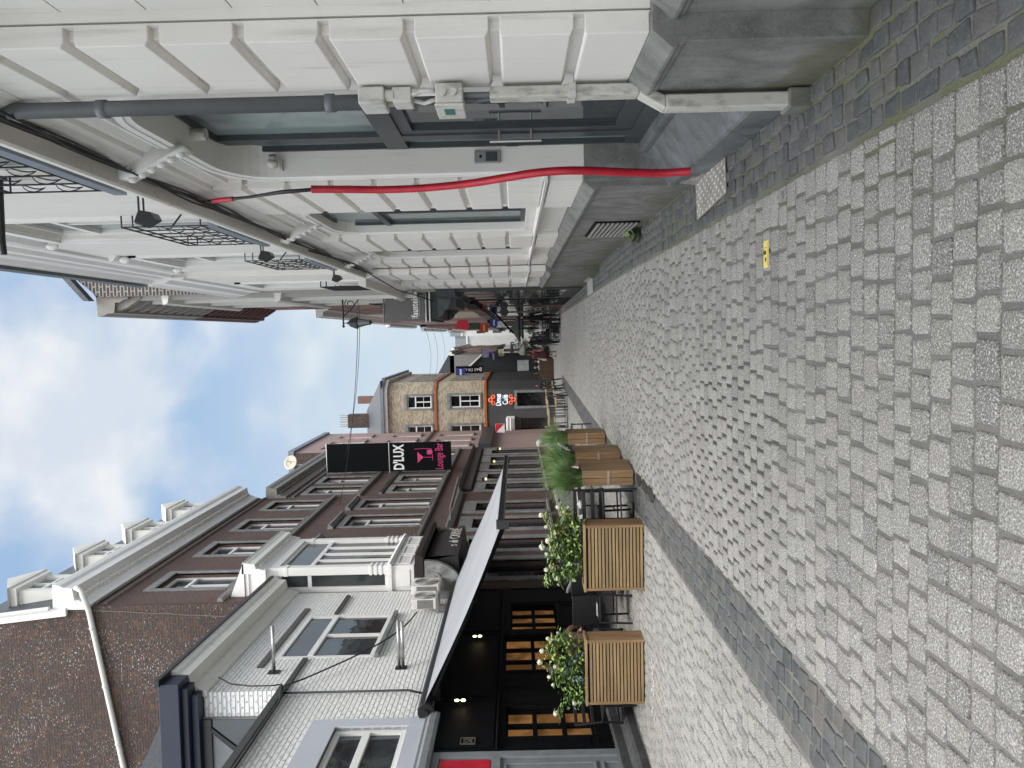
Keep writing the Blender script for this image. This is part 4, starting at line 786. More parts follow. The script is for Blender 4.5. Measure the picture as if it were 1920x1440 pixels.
m = MB(LF); text_mb(m, 'CARRÉ', lambda u, v, e: LF(19.35 + u, .83 + e - .0 + v * .04, 1.55 + v), 1.0, .34, .012); text_mb(m, 'du', lambda u, v, e: LF(18.6 + u, .83 + e + v * .04, 1.56 + v), .2, .24, .012, shear=.25); text_mb(m, 's', lambda u, v, e: LF(18.25 + u, .83 + e + v * .04, 1.56 + v), .1, .16, .012)
m.build('lettering', plain('sign_letters', (.42, .39, .36), .6), sg)
m = MB(); m.tube([(-5.62, 16.72, 10.35), (-5.7, 16.70, 10.2), (-6.2, 16.70, 10.05), (-10.1, 16.70, 9.45), (-13, 16.70, 9.0)], .06, 10)
for x in (-6.6, -8.0, -9.4): m.tube([(x - .02, 16.70, 9.995 + (x + 6.6) * .155), (x + .02, 16.70, 10.0 + (x + 6.6) * .155)], .072, 10)
tag(m.build('drainpipe', OFFW, smooth=True), 'long pale pipe running almost level across the weathered brick gable', 'drainpipe')
m = MB(); m.tube([(-6.2 - .01 * i, 16.76, 10.0 - i * .14 + .05 * sin(i * .9)) for i in range(30)], .008, 5); tag(m.build('gable_wire', plain('wire_grey', (.16, .15, .14))), 'thin pale wire hanging along the corner of the weathered gable', 'cable')
# ---------------------------------------------------------------- lounge bar house
lx = thing('lounge_bar_house', 'brown brick house with paired stone framed windows behind the lounge bar banner', 'house', (-6.05, 33, -2))
C2 = [(28.66, 29.86), (30.76, 31.96), (33.0, 34.2), (35.2, 36.4), (37.4, 38.6)]
m = MB(LF); wall_sheet(m, 28.1, 39.3, -2.8, 9.0, [(a, b, 6.35, 8.32) for a, b in C2] + [(a, b, 3.25, 4.98) for a, b in C2] + [(a, b, -1.1, 1.3) for a, b in C2], .2, 0, 9); m.build('wall', BR_DARK, lx)
for a, b in C2:
    window(lx, LF, a, b, 6.35, 8.32, -.17, WHITE2, GLASSM, .07, mull=1, trans=.3, surround=BLUEST, sw=.16); window(lx, LF, a, b, 3.25, 4.98, -.17, WHITE2, GLASSM, .07, mull=1, trans=.3, surround=BLUEST, sw=.16); window(lx, LF, a, b, -1.1, 1.3, -.17, DARKGREY, GLASSK, .07, mull=0, trans=.2, surround=BLUEST, sw=.3)
cornice(lx, LF, 28.05, 39.3, 8.98, 0, .45, .75, plain('old_cornice', (.27, .26, .24), .8, bump=.006), dent=.16)
m = MB(LF); m.prof([(0, 6.1), (.09, 6.12), (.1, 6.22), (0, 6.25)], 28.1, 39.3); m.prof([(0, 5.32), (.06, 5.34), (.1, 5.42), (0, 5.45)], 28.4, 39); m.prof([(0, 3.02), (.09, 3.04), (.1, 3.14), (0, 3.16)], 28.1, 39.3); m.prof([(0, 8.66), (.06, 8.68), (.06, 8.74), (0, 8.76)], 28.1, 39.3); m.build('string_course', plain('sill_stone_b', (.20, .195, .185), .8, bump=.005), lx)
roof(lx, LF, 28.1, 39.3, 9.7, SLATE, 0, 9, 2.6)
m = MB(LF); m.box(28.6, 39.2, .02, .10, 1.85, 2.2); m.prof([(.0, 2.2), (.2, 2.25), (.24, 2.34), (.0, 2.4)], 28.3, 39.2); m.build('shop_fascia', plain('old_fascia', (.05, .045, .042), .6, bump=.005), lx)
m = MB(LF); m.tube([(23.5, .5, 2.2), (28.4, .55, 2.3)], .06, 8); m.tube([(23.5, .1, 2.2), (23.5, .5, 2.2)], .03); m.tube([(28.2, .1, 2.3), (28.2, .55, 2.3)], .03); tag(m.build('awning_roller', plain('roller', (.16, .15, .14), .5, .4)), 'rolled up awning tube fixed along the brown brick facade', 'awning')
bn = thing('banner_sign', 'tall black D\'LUX Lounge Bar banner hanging out from the brick facade', 'banner', (-5.3, 32.4, 2.9))
m = MB(); m.box(-5.96, -4.69, 32.38, 32.42, 2.92, 8.44); m.build('cloth', plain('banner_black', (.004, .0045, .006), .7, spec=.1), bn)
for z in (8.44, 5.66): m = MB(); m.tube([(-6.05, 32.4, z + .02), (-4.66, 32.4, z + .02)], .03, 8); m.build('rail', STEEL, bn)
m = MB(); m.tube([(-6.05, 32.4, 3.0), (-5.9, 32.4, 3.0)], .02); m.build('stay', STEEL, bn)
PB = lambda x, y, z: (lambda u, v, e: (x + u, y - e, z + v))
m = MB(); text_mb(m, "D'LUX", PB(-5.325, 32.378, 5.02), 1.14, .50, .01, bold=.03); m.build('name_lettering', plain('white_letters', (.8, .8, .8), .6), bn)
PINK = plain('pink_letters', (.62, .05, .20), .6)
m = MB(); text_mb(m, 'Lounge Bar', PB(-5.325, 32.378, 3.18), 1.16, .46, .01); m.prism([(-5.62, 32.375, 4.42), (-5.12, 32.375, 4.42), (-5.37, 32.375, 4.16)], (0, .004, 0)); m.prism([(-5.24, 32.375, 4.0), (-5.06, 32.375, 4.0), (-5.02, 32.375, 3.80), (-5.16, 32.375, 3.74), (-5.25, 32.375, 3.82)], (0, .004, 0)); m.tube([(-5.37, 32.37, 4.16), (-5.37, 32.37, 3.76)], .012, 5); m.tube([(-5.5, 32.37, 3.75), (-5.24, 32.37, 3.75)], .012, 5); m.tube([(-5.0, 32.37, 4.55), (-4.98, 32.37, 4.2), (-5.0, 32.37, 3.78)], .014, 5); m.build('cocktail_emblem', PINK, bn)
dish = thing('satellite_dish', 'cream satellite dish on the edge of the brick house roof', 'satellite dish', (-5.95, 34, 9.75))
m = MB(); vs = []; fs = []; c = Vector((-5.75, 34, 10.55)); ax = Vector((.4, -.85, .3)).normalized(); e1 = ax.cross(Vector((0, 0, 1))).normalized(); e2 = e1.cross(ax)
for r in range(5):
    for k in range(20): R_ = .34 * r / 4; vs.append(c + ax * (.08 * (r / 4) ** 2) + e1 * R_ * cos(2 * pi * k / 20) + e2 * R_ * sin(2 * pi * k / 20))
for r in range(4):
    for k in range(20): fs.append((r * 20 + k, r * 20 + (k + 1) % 20, (r + 1) * 20 + (k + 1) % 20, (r + 1) * 20 + k))
m.add([tuple(v) for v in vs], fs); q = m.build('reflector', plain('cream_dish', (.5, .45, .37), .6), dish, smooth=True, recalc=False); q.modifiers.new('thick', 'SOLIDIFY').thickness = .02
m = MB(); m.tube([(-5.9, 34.05, 9.7), (-5.85, 34.03, 10.3), tuple(c)], .03); m.tube([tuple(c - e2 * .3), tuple(c + ax * .3)], .012); m.ball(tuple(c + ax * .3), .03); m.build('mast', STEEL, dish)

for y_, z_, lab in ((30.2, 1.28, 'yellow lit wall lamp on the brown brick front, nearest of the three'), (34.4, 1.05, 'yellow lit wall lamp on the brown brick front, middle of the three'), (38.2, .85, 'yellow lit wall lamp on the brown brick front, farthest of the three')):
    t = thing('wall_lamp', lab, 'wall lamp', (-6.0, y_, z_), 'yellow wall lamps on the brick fronts'); m = MB(LF); m.box(y_ - .05, y_ + .05, .0, .2, z_ + .12, z_ + .2); m.build('arm', BLACKM, t); m = MB(LF); m.ball((y_, .14, z_ + .04), .065, 10, 7, (1, 1, .8)); m.build('globe', emit('yellow_globe', (1.0, .85, .35), 1.6), t, smooth=True)
# ---------------------------------------------------------------- farther left: pink house, corner café, bar, row beyond
pk = thing('pink_house', 'tall narrow pink brick house beyond the lounge bar banner', 'house', (-6.05, 43, -2.4))
CP = [(40.3, 41.2), (42.4, 43.3), (44.6, 45.5)]; FL = [(8.9, 10.9), (5.9, 7.6), (2.7, 4.7)]
m = MB(LF); wall_sheet(m, 39.3, 46.85, -3, 12.0, [(a, b, c, d) for a, b in CP for c, d in FL], .18, 0, 8); m.build('wall', BR_PINK, pk)
m = MB(LF); m.box(39.2, 39.29, -8, -.02, 9, 12.0); m.build('gable_wall', BR_GABLE, pk); m = MB(LF); m.box(39.15, 46.9, -8.1, .12, 12.0, 12.3); m.build('coping', ZINC, pk); m = MB(LF); m.prof([(0, 5.2), (.1, 5.22), (.12, 5.32), (0, 5.36)], 39.3, 46.8); m.build('string_course', ZINC, pk)
for a, b in CP:
    for c, d in FL: window(pk, LF, a, b, c, d, -.15, WHITE2, GLASS, .07, mull=0, trans=.3)
m = MB(LF); m.box(39.5, 46.7, .02, .25, 1.4, 2.1); m.build('shop_fascia', DARKGREY, pk)
CF = lambda s, o, z: (s, 46.9 - o, z); CS = frame(-3.0, 1)
cf = thing('corner_cafe', 'yellow brick corner café with orange bands and a dark painted ground floor', 'café', (-5, 48, -2.5))
m = MB(); zb, z1, z2 = -3.2, 1.95, 8.3
fp = [(-9, 46.9), (-3.5, 46.9), (-3.0, 47.7), (-3.0, 58.4), (-9, 58.4)]
opsF = [(-4.62, -3.82, 5.4, 6.95), (-4.62, -3.82, 2.3, 4.2), (-6.6, -5.75, 5.4, 6.95), (-6.6, -5.75, 2.3, 4.2)]
mm = MB(CF); wall_sheet(mm, -9, -3.5, z1, z2, opsF, .15, 0, body=False)
opsS = [(a, a + .8, c, d) for a in (48.6, 50.8, 53.0, 55.2) for c, d in ((5.4, 6.95), (2.3, 4.2))]
m2_ = MB(CS); wall_sheet(m2_, 47.7, 58.4, z1, z2, opsS, .15, 0, body=False)
m.v = mm.v; m.f = mm.f; m.m = mm.m; b = len(m.v); m.v += m2_.v; m.f += [[i + b for i in f] for f in m2_.f]; m.m += m2_.m
m.quad((-3.5, 46.9, z1), (-3.0, 47.7, z1), (-3.0, 47.7, z2), (-3.5, 46.9, z2)); m.quad((-9, 46.9, z1), (-9, 58.4, z1), (-9, 58.4, z2), (-9, 46.9, z2)); m.quad((-9, 58.4, zb), (-3, 58.4, zb), (-3, 58.4, z2), (-9, 58.4, z2)); m.build('wall', BR_YEL, cf)
mm = MB(CF); wall_sheet(mm, -9, -3.5, zb, z1, [(-4.62, -3.76, -2.55, -.08), (-8.2, -5.4, -2.0, -.3)], .3, 0, body=False); m = MB(); m.v, m.f, m.m = mm.v, mm.f, mm.m; m.quad((-3.5, 46.9, zb), (-3.0, 47.7, zb), (-3.0, 47.7, z1), (-3.5, 46.9, z1)); m.quad((-3.0, 47.7, zb), (-3.0, 58.4, zb), (-3.0, 58.4, z1), (-3.0, 47.7, z1)); m.build('ground_floor_wall', plain('cafe_dark', (.060, .060, .062), .6), cf)
m = MB(CF); m.box(-4.62, -3.76, -.3, -.25, -2.55, -.08); m.box(-8.2, -5.4, -.3, -.25, -2.0, -.3); m.build('door', GLASSK, cf)
m = MB(CF); m.box(-4.78, -4.62, -.05, .03, -2.5, .08); m.box(-3.76, -3.6, -.05, .03, -2.5, .08); m.box(-4.62, -3.76, -.05, .031, -.08, .08); m.build('door_surround', BLUEST, cf)
for a, b, c, d in opsF: window(cf, CF, a, b, c, d, -.12, WHITE2, GLASSK, .07, mull=1, trans=.34, bars=1, surround=BLUEST, sw=.13)
for a, b, c, d in opsS: window(cf, CS, a, b, c, d, -.12, WHITE2, GLASSK, .07, mull=0, trans=.34, surround=BLUEST, sw=.1)
def ringband(z0, z1, pr, mat, name):
    m = MB(); P = [(-9, 46.9), (-3.5, 46.9), (-3.0, 47.7), (-3.0, 58.4)]; Q = [(-9, 46.9 - pr), (-3.5 + pr * .5, 46.9 - pr), (-3.0 + pr, 47.7 - pr * .5), (-3.0 + pr, 58.4)]
    for i in range(3):
        a, b, c, d = P[i], P[i + 1], Q[i], Q[i + 1]
        m.add([(a[0], a[1], z0), (b[0], b[1], z0), (d[0], d[1], z0), (c[0], c[1], z0), (a[0], a[1], z1), (b[0], b[1], z1), (d[0], d[1], z1), (c[0], c[1], z1)], [(0, 1, 2, 3), (4, 5, 6, 7), (2, 3, 7, 6)])
    m.build(name, mat, cf)
ringband(1.86, 2.0, .07, ORANGEBAND, 'lower_band'); ringband(5.06, 5.2, .07, ORANGEBAND, 'upper_band'); ringband(5.2, 5.32, .04, BLUEST, 'sill_course'); ringband(8.2, 8.42, .2, WHITE2, 'cornice'); ringband(8.42, 8.62, .35, ZINC, 'gutter')
m = MB(); m.add([(-9, 46.7, 8.6), (-2.8, 46.7, 8.6), (-2.7, 58.4, 8.6), (-9, 58.4, 8.6), (-7, 50, 10.2), (-5, 50, 10.2), (-5, 58.4, 10.2), (-7, 58.4, 10.2)], [(0, 1, 5, 4), (1, 2, 6, 5), (4, 5, 6, 7), (0, 4, 7, 3), (2, 3, 7, 6)]); m.build('roof', SLATE, cf)
m = MB(); m.box(-6.1, -5.2, 49.5, 50.3, 9.2, 11.4); ch = m.build('chimney', BR_GABLE, cf)
for k in range(3): m = MB(); m.tube([(-5.95 + .3 * k, 49.9, 11.4), (-5.95 + .3 * k, 49.9, 12.0)], .1, 8); m.build('chimney_pot', STEEL, ch)
m = MB(); m.box(-4.6, -4.1, 51, 51.6, 9.2, 11.0); m.build('chimney', BR_RED, cf)
ns = thing('neon_sign', 'lit café sign with white lettering between two orange scrolls on the dark corner wall', 'sign', (-4.2, 46.85, .1))
m = MB(); text_mb(m, 'Dmas', lambda u, v, e: (-4.18 + u, 46.86 - e, .93 + v), .74, .36, .03, bold=.02); text_mb(m, 'Café', lambda u, v, e: (-4.18 + u, 46.86 - e, .50 + v), .62, .36, .03, bold=.02); m.build('lettering', NEONW, ns)
for zc_, sg_ in ((1.5, 1), (.26, -1)):
    m = MB()
    for dx, dz, r in ((-.2, -.06, .10), (.2, -.06, .10), (0, .12, .11)): m.tube([(-4.18 + dx + r * cos(t), 46.84, zc_ + sg_ * dz + r * sin(t)) for t in [2 * pi * q / 12 for q in range(13)]], .035, 6)
    m.build('scroll', NEONO, ns)
m = MB(); m.tube([(-5.3, 46.5, .55), (-6.3, 46.5, .55)], .09, 8); m.tube([(-5.3, 46.4, .35), (-6.3, 46.4, .35)], .07, 8); m.box(-6.35, -5.25, 46.55, 46.9, .1, .6); tag(m.build('rolled_awning', WHITE2), 'rolled white awning over the dark café window', 'awning')
sq = thing('square_sign', 'small square sign split diagonally in red and white beside the dark café wall', 'sign', (-5.72, 44.6, .7))
m = MB(); m.box(-6.0, -5.45, 44.6, 44.64, .72, 1.28); m.build('panel', WHITE2, sq); m = MB(); m.prism([(-5.99, 44.596, 1.27), (-5.46, 44.596, 1.27), (-5.46, 44.596, .73)], (0, .004, 0)); m.build('red_half', REDP, sq); m = MB(); m.tube([(-6.05, 44.62, 1.3), (-5.45, 44.62, 1.3)], .02); m.build('arm', BLACKM, sq)
bar = thing('dark_bar_house', 'low dark painted bar front with white roof edge boards behind the corner café', 'house', (-4, 60, -3))
m = MB(); m.prism([(-9, 58.6, -3.5), (-1.75, 58.6, -3.5), (-1.75, 58.6, 2.7), (-3.7, 58.6, 4.9), (-9, 58.6, 7)], (0, 7, 0)); m.build('wall', plain('bar_dark', (.020, .024, .028), .5), bar)
m = MB(); m.prism([(-1.55, 58.4, 2.5), (-3.7, 58.4, 4.85), (-3.7, 58.4, 5.05), (-1.55, 58.4, 2.7)], (0, .2, 0)); m.build('roof_edge', WHITE2, bar); m = MB(); m.prism([(-1.6, 58.6, 2.72), (-3.75, 58.6, 5.07), (-9, 58.6, 7.4), (-9, 58.6, 7.1), (-3.75, 58.6, 4.9), (-1.6, 58.6, 2.6)], (0, 7, 0)); m.build('roof', SLATE, bar)
m = MB(); m.box(-2.95, -2.1, 58.55, 58.6, -1.1, -.2); m.build('menu_board', plain('menu', (.5, .52, .53), .6), bar)
dl = thing('vertical_sign', 'black vertical sign reading LE DE-LUGE hanging out beyond the corner café', 'sign', (-2.65, 56.5, 2.4))
m = MB(); m.box(-2.95, -2.38, 56.48, 56.54, 2.45, 4.55); m.build('panel', BLACK, dl); m = MB(); text_mb(m, 'LE DE-LUGE', lambda u, v, e: (-2.58 - v, 56.475 - e, 3.65 + u), 1.55, .2, .01); m.build('lettering', plain('sign_white', (.6, .62, .65)), dl); m = MB(); m.box(-2.8, -2.5, 56.47, 56.48, 2.55, 2.72); m.box(-2.7, -2.6, 56.468, 56.47, 2.72, 2.95); m.build('emblem', plain('sign_silver', (.4, .42, .45)), dl)
def board(name, label, x, y, z, w_, h, col, mark=None):
    r = thing(name, label, 'sign', (x, y, z)); m = MB(); m.box(x - w_ / 2, x + w_ / 2, y - .06, y + .06, z, z + h); m.build('panel', plain(name + '_paint', col, .5), r); m = MB(); m.box(x - w_ * .5 - .02, x + w_ * .5 + .02, y - .04, y + .04, z + h, z + h + .05); m.build('frame', BLACKM, r)
    if mark:
        m = MB(); n = max(3, int(w_ / .09)) if w_ > h * .6 else 4
        if w_ >= h * .6:
            for k in range(n): m.box(x - w_ * .4 + w_ * .8 * k / n, x - w_ * .4 + w_ * .8 * (k + .7) / n, y - .066, y - .06, z + h * .4, z + h * (.58 + .06 * (k % 2)))
        else:
            for k in range(5): m.box(x - w_ * .18, x + w_ * .18, y - .066, y - .06, z + h * (.12 + .16 * k), z + h * (.23 + .16 * k))
        m.build('marks', plain(name + '_mark', mark), r)
board('beer_sign', 'small blue lightbox sign with white marks on the corner café side wall', -2.75, 55.0, 3.75, .56, .62, (.015, .03, .22), (.75, .78, .85))
board('black_sign', 'dark square sign with a pale blue emblem hanging beyond the corner café', -1.72, 57.6, 1.35, .62, .62, (.012, .012, .03), (.25, .3, .5)); board('cream_sign', 'cream lit square sign just below the dark square sign', -1.45, 58.0, .85, .55, .42, (.75, .72, .42), (.2, .35, .12)); board('violet_sign', 'faded violet upright panel above the dark square sign', -1.45, 58.2, 2.05, .7, .5, (.20, .18, .30))
# ---------------------------------------------------------------- generic terrace house
def rowhouse(name, label, x0, side, s0, s1, zt, wmat, cols, floors, tmat=None, shop=DARKGREY, ctop=.5, rise=1.8, proj=.35, br_=0, cmat=None, D=6, zshop=1.3):
    T = frame(x0, side); r = thing(name, label, 'house', (x0, (s0 + s1) / 2, gz((s0 + s1) / 2))); zb = gz(s1) - .8; ops = []; L = (s1 - s0) / cols
    for k in range(cols):
        c = s0 + L * (k + .5)
        for a, b in floors: ops.append((c - L * .22, c + L * .22, a, b))
    m = MB(T); wall_sheet(m, s0, s1, zb, zt, ops, .15, 0, D); m.build('wall', wmat, r)
    for q in ops: window(r, T, *q, -.12, WHITE2, GLASS, .07, mull=1, trans=.3, sill=False)
    cornice(r, T, s0, s1, zt - .02, 0, proj, ctop, cmat or tmat or WHITE2, brackets=br_); roof(r, T, s0, s1, zt + ctop, SLATE, 0, D, rise)
    m = MB(T); m.box(s0 + .2, s1 - .2, .0, .06, gz(s1) - .3, zshop); m.box(s0 + .1, s1 - .1, .0, .18, zshop, zshop + .5); sh = m.build('shopfront', shop, r); m = MB(T); a = s0 + .5
    while a < s1 - 1: m.box(a, a + 1.1, .06, .07, gz(s1) + .5, zshop - .1); a += 1.5
    m.build('shop_window', GLASS, sh); return r, T
FP = [(2.6, 4.2), (5.2, 6.7)]
rowhouse('terrace_house', 'grey rendered low house in the row beyond the dark bar', -1.75, 1, 65.6, 76, 5.4, plain('render_grey', (.22, .21, .20), .8), 4, [(2.2, 3.8)]); rowhouse('terrace_house', 'pale terrace house farther down the left row', -1.6, 1, 76, 88, 6.0, BR_PINK, 4, [(2.0, 3.6)], shop=plain('green_shop', (.03, .05, .045))); rowhouse('terrace_house', 'last brick house of the left row before the white houses', -1.6, 1, 88, 108, 6.2, BR_RED, 6, [(1.6, 3.4)])
for i, (a, b, zt, c, lab) in enumerate(((-5, -.2, 7.4, (.42, .42, .40), 'white house closing the street on the left'), (-.2, 2.6, 8.2, (.5, .5, .48), 'taller bright white house closing the middle of the street'), (2.6, 7, 7.6, (.40, .37, .31), 'cream house closing the street on the right'))):
    T = lambda s, o, z: (s, 118 - o, z); r = thing('distant_house', lab, 'house', ((a + b) / 2, 118, -4.5)); ops = [(x, x + .7, c_, c_ + 1.4) for x in [a + .4 + 1.1 * k for k in range(int((b - a - .6) / 1.1))] for c_ in (-.6, 2.0, 4.6)]
    m = MB(T); wall_sheet(m, a, b, -5, zt, ops, .12, 0, 6); m.build('wall', painted('far_wall_%d' % i, c), r); m = MB(T)
    for q in ops: m.box(q[0], q[1], -.12, -.1, q[2], q[3])
    m.build('pane', GLASS, r); m = MB(T); m.prof([(0, zt), (.25, zt + .05), (.3, zt + .3), (-.1, zt + .3)], a, b); m.build('cornice', WHITE2, r); roof(r, T, a, b, zt + .3, SLATE, 0, 6, 2)
# ---------------------------------------------------------------- farther right: tall grey house, red cornice house, row
GREYW = painted('grey_facade', (.33, .32, .30), amt=.8); SHOPD = plain('shop_green_black', (.030, .038, .038), .5)
g3, T3 = rowhouse('tall_grey_house', 'tall grey house with a heavy bracketed cornice above the white houses', 1.2, -1, 18.95, 24.4, 9.9, GREYW, 3, [(3.4, 5.6), (6.6, 8.6)], cmat=painted('old_cornice_stone', (.235, .215, .19), (.05, .045, .04), 1.0), shop=SHOPD, ctop=.8, proj=.5, br_=.55, zshop=1.5)
m = MB(T3); m.prism([(18.86, .0, 6.9), (18.86, .0, 10.6), (18.86, -.7, 11.4), (18.86, -5.9, 11.4), (18.86, -5.9, 6.9)], (.09, 0, 0)); m.build('gable_wall', brick('dark_gable_brick', (.075, .05, .042), (.05, .036, .032), (.30, .29, .27), ms=.016, rh=.09, bw=.26), g3)
m = MB(T3); m.prism([(18.72, .1, 10.75), (18.72, -.75, 11.45), (18.72, -.75, 11.62), (18.72, .1, 10.9)], (.25, 0, 0)); m.build('verge', SLATE, g3)
m = MB(T3); m.box(20.4, 24.3, .0, .72, 2.12, 2.3); m.box(20.35, 24.35, .0, .78, 2.3, 2.42); m.box(20.5, 24.2, .06, .4, 1.6, 2.12); m.build('entablature', SHOPD, g3)
for s in (20.42, 24.0):
    m = MB(T3); P = [(0, 1.35), (.08, 1.36), (.14, 1.46), (.15, 1.58), (.13, 1.68), (.2, 1.72), (.36, 1.76), (.46, 1.82), (.52, 1.92), (.6, 1.95), (.66, 2.0), (.70, 2.12), (0, 2.12)]; m.prof(P, s, s + .26)
    for c, r_ in (((.10, 1.52), .09), ((.56, 2.02), .08)): m.tube([(s - .03, c[0], c[1]), (s + .29, c[0], c[1])], r_, 12)
    m.build('console', stone('console_paint', (.06, .072, .072), .5, .3), g3)
for s in (20.3, 22.2, 23.6):
    m = MB(T3); m.box(s, s + .9, 0, .3, 3.2, 3.32); m.prof([(0, 2.9), (.22, 3.2), (0, 3.2)], s + .1, s + .2); m.prof([(0, 2.9), (.22, 3.2), (0, 3.2)], s + .7, s + .8)
    for k in range(7): m.tube([(s + .05 + .13 * k, .28, 3.32), (s + .05 + .13 * k, .28, 3.95)], .012, 5)
    m.tube([(s, .28, 3.95), (s + .9, .28, 3.95)], .02, 5); m.build('balcony', BLACKM, g3)
rowhouse('red_cornice_house', 'brick house with a dark red bracketed cornice next to the tall grey house', 1.2, -1, 24.4, 30.2, 9.85, BR_RED, 3, [(3.0, 5.0), (6.2, 8.2)], cmat=plain('red_cornice', (.085, .025, .02), .7), shop=BLACK, ctop=.8, proj=.5, br_=.5)
for (T_, par, a_, b_, mats) in ((T3, g3, 19.1, 24.3, (GREYW, OFFW)),):
    k_ = 0; s = a_
    while s < b_ - .3:
        m = MB(T_); w_ = (.28, .16)[k_ % 2]; m.box(s, s + w_, 0, (.10, .16)[k_ % 2], 2.6, 9.75); m.build('pilaster', mats[k_ % 2], par); s += .86; k_ += 1
    for z in (2.9, 5.95, 8.85):
        m = MB(T_); m.prof([(0, z), (.2, z + .05), (.24, z + .16), (0, z + .2)], a_ - .1, b_ - .02); m.build('string_course', mats[1], par)
R5W = BR_RED
rowhouse('brick_house', 'cream striped brick house behind the grey hanging sign', 1.2, -1, 30.2, 38, 7.6, BR_RED, 4, [(2.6, 4.2), (5.2, 6.8)], shop=plain('shop_brown', (.09, .05, .04))); rowhouse('cream_house', 'cream painted house in the right row with small iron balconies', 1.15, -1, 38, 50, 8.0, painted('cream_wall', (.50, .45, .36)), 5, FP, shop=plain('shop_grey', (.12, .12, .12))); rowhouse('brick_house', 'orange brick house far down the right row', 1.0, -1, 50, 64, 8.2, BR_PINK, 5, FP, shop=BLACK); rowhouse('far_brick_house', 'last red brick house on the right before the street closes', .75, -1, 64, 86, 7.6, BR_RED, 7, FP); rowhouse('far_white_house', 'white house at the far right end of the street', .6, -1, 86, 112, 7.2, WHITE, 8, FP)
fs_ = thing('hanging_sign', 'square grey hanging sign reading faustein on a steel bracket', 'sign', (.8, 20.3, 2.4))
m = MB(); m.box(.42, 1.14, 20.28, 20.33, 2.44, 3.52); m.build('panel', plain('sign_grey', (.115, .11, .107), .6), fs_); m = MB(); text_mb(m, 'faustein', lambda u, v, e: (.815 + u, 20.277 - e, 2.62 + v), .60, .19, .008, bold=.012)
for k in range(9): m.box(.56 + .058 * k, .575 + .058 * k, 20.272, 20.277, 2.575, 2.592)
for k in range(4): m.box(.475, .50 + .02 * (k % 2), 20.272, 20.277, 2.62 + .05 * k, 2.632 + .05 * k)
m.build('lettering', plain('sign_letters_white', (.92, .92, .91), .5), fs_); m = MB(); m.tube([(1.2, 20.3, 3.56), (.40, 20.3, 3.56)], .025, 8); m.build('top_rail', PIPEG, fs_); m = MB(); m.tube([(1.2, 20.3, 2.40), (.38, 20.3, 2.40)], .022, 8); m.build('lower_rail', STEEL, fs_); m = MB(); m.tube([(1.2, 20.3, 2.30), (.38, 20.3, 2.30)], .02, 8); m.build('lower_stay', WHITE2, fs_)
lp = thing('street_lamp', 'black lantern street lamp hanging on a scrolled wall bracket', 'street lamp', (.8, 21, 4))
m = MB(); m.tube([(1.2, 21, 4.85), (.34, 21, 4.85)], .025, 8); m.tube([(1.2, 21, 4.25), (1.2, 21, 5.0)], .03, 8); m.tube([(.95 + .17 * cos(t) * (1 - t / 14), 21, 4.64 + .17 * sin(t) * (1 - t / 14)) for t in [i * .45 for i in range(24)]], .014, 6); m.tube([(1.2, 21, 4.3), (1.05, 21, 4.42), (.8, 21, 4.62), (.6, 21, 4.85)], .016, 6); m.ball((.33, 21, 4.85), .04); m.build('bracket', IRON, lp)
m = MB(); m.tube([(.42, 21, 4.85), (.42, 21, 4.72)], .014, 6); m.tube([(.42, 21, 4.74), (.42, 21, 4.70), (.42, 21, 4.66), (.42, 21, 4.48), (.42, 21, 4.44)], [.03, .05, .10, .17, .18], 8); m.ball((.42, 21, 4.05), .03)
for k in range(4): a = pi / 4 + k * pi / 2; m.tube([(.42 + .16 * cos(a), 21 + .16 * sin(a), 4.44), (.42 + .06 * cos(a), 21 + .06 * sin(a), 4.09)], .012, 5)
m.tube([(.42, 21, 4.10), (.42, 21, 4.07)], .07, 8); m.build('lantern_frame', IRON, lp); m = MB(); m.tube([(.42, 21, 4.43), (.42, 21, 4.10)], [.145, .05], 4); m.build('lantern_glass', glass('lantern_glass', (.35, .37, .38), .15), lp)
for (a, b, sg_, lab) in (((1.2, 21.2, 4.45), (-6.1, 26.6, 6.55), .18, 'nearer black wire spanning the street past the black lantern'), ((1.2, 25, 5.2), (-6.1, 33, 8.0), .25, 'farther thin wire spanning the street above the black lantern')): m = MB(); m.tube([tuple(Vector(a).lerp(Vector(b), t) - Vector((0, 0, sg_ * 4 * t * (1 - t)))) for t in [i / 20 for i in range(21)]], .010, 5); tag(m.build('span_wire', CABLE, smooth=True), lab, 'cable')
for y, z, lab in ((47.8, 6.0, 'nearest of the thin far wires crossing over the street'), (53, 6.1, 'middle one of the thin far wires crossing over the street'), (57.5, 6.0, 'farthest of the thin wires crossing over the street')): m = MB(); m.tube([(1.1 - 4.1 * t, y, z - 1.6 * t * (1 - t) - .3 * t) for t in [i / 12 for i in range(13)]], .009, 4); tag(m.build('span_wire', CABLE, smooth=True), lab, 'cable')
board('red_sign', 'red hanging box sign with yellow marks on the far right row', .45, 50, 1.75, .6, .55, (.40, .03, .02), (.7, .5, .1)); board('blue_sign', 'blue lightbox sign with white marks over the right terrace', .72, 45, 1.0, .46, .42, (.01, .03, .25), (.8, .82, .9)); board('green_sign', 'dark green upright panel left of the red box sign', .6, 52, 2.4, .5, .7, (.03, .06, .035)); board('white_sign', 'small white panel beside the blue lightbox sign', .62, 47, .6, .4, .5, (.6, .62, .65))
m = MB(); m.prism([(1.0, 48, 3.0), (.3, 48, 2.9), (.4, 48, 3.9), (1.0, 48, 3.6)], (0, .05, 0)); tag(m.build('red_banner', REDP), 'slanting red banner above the red box sign', 'banner')
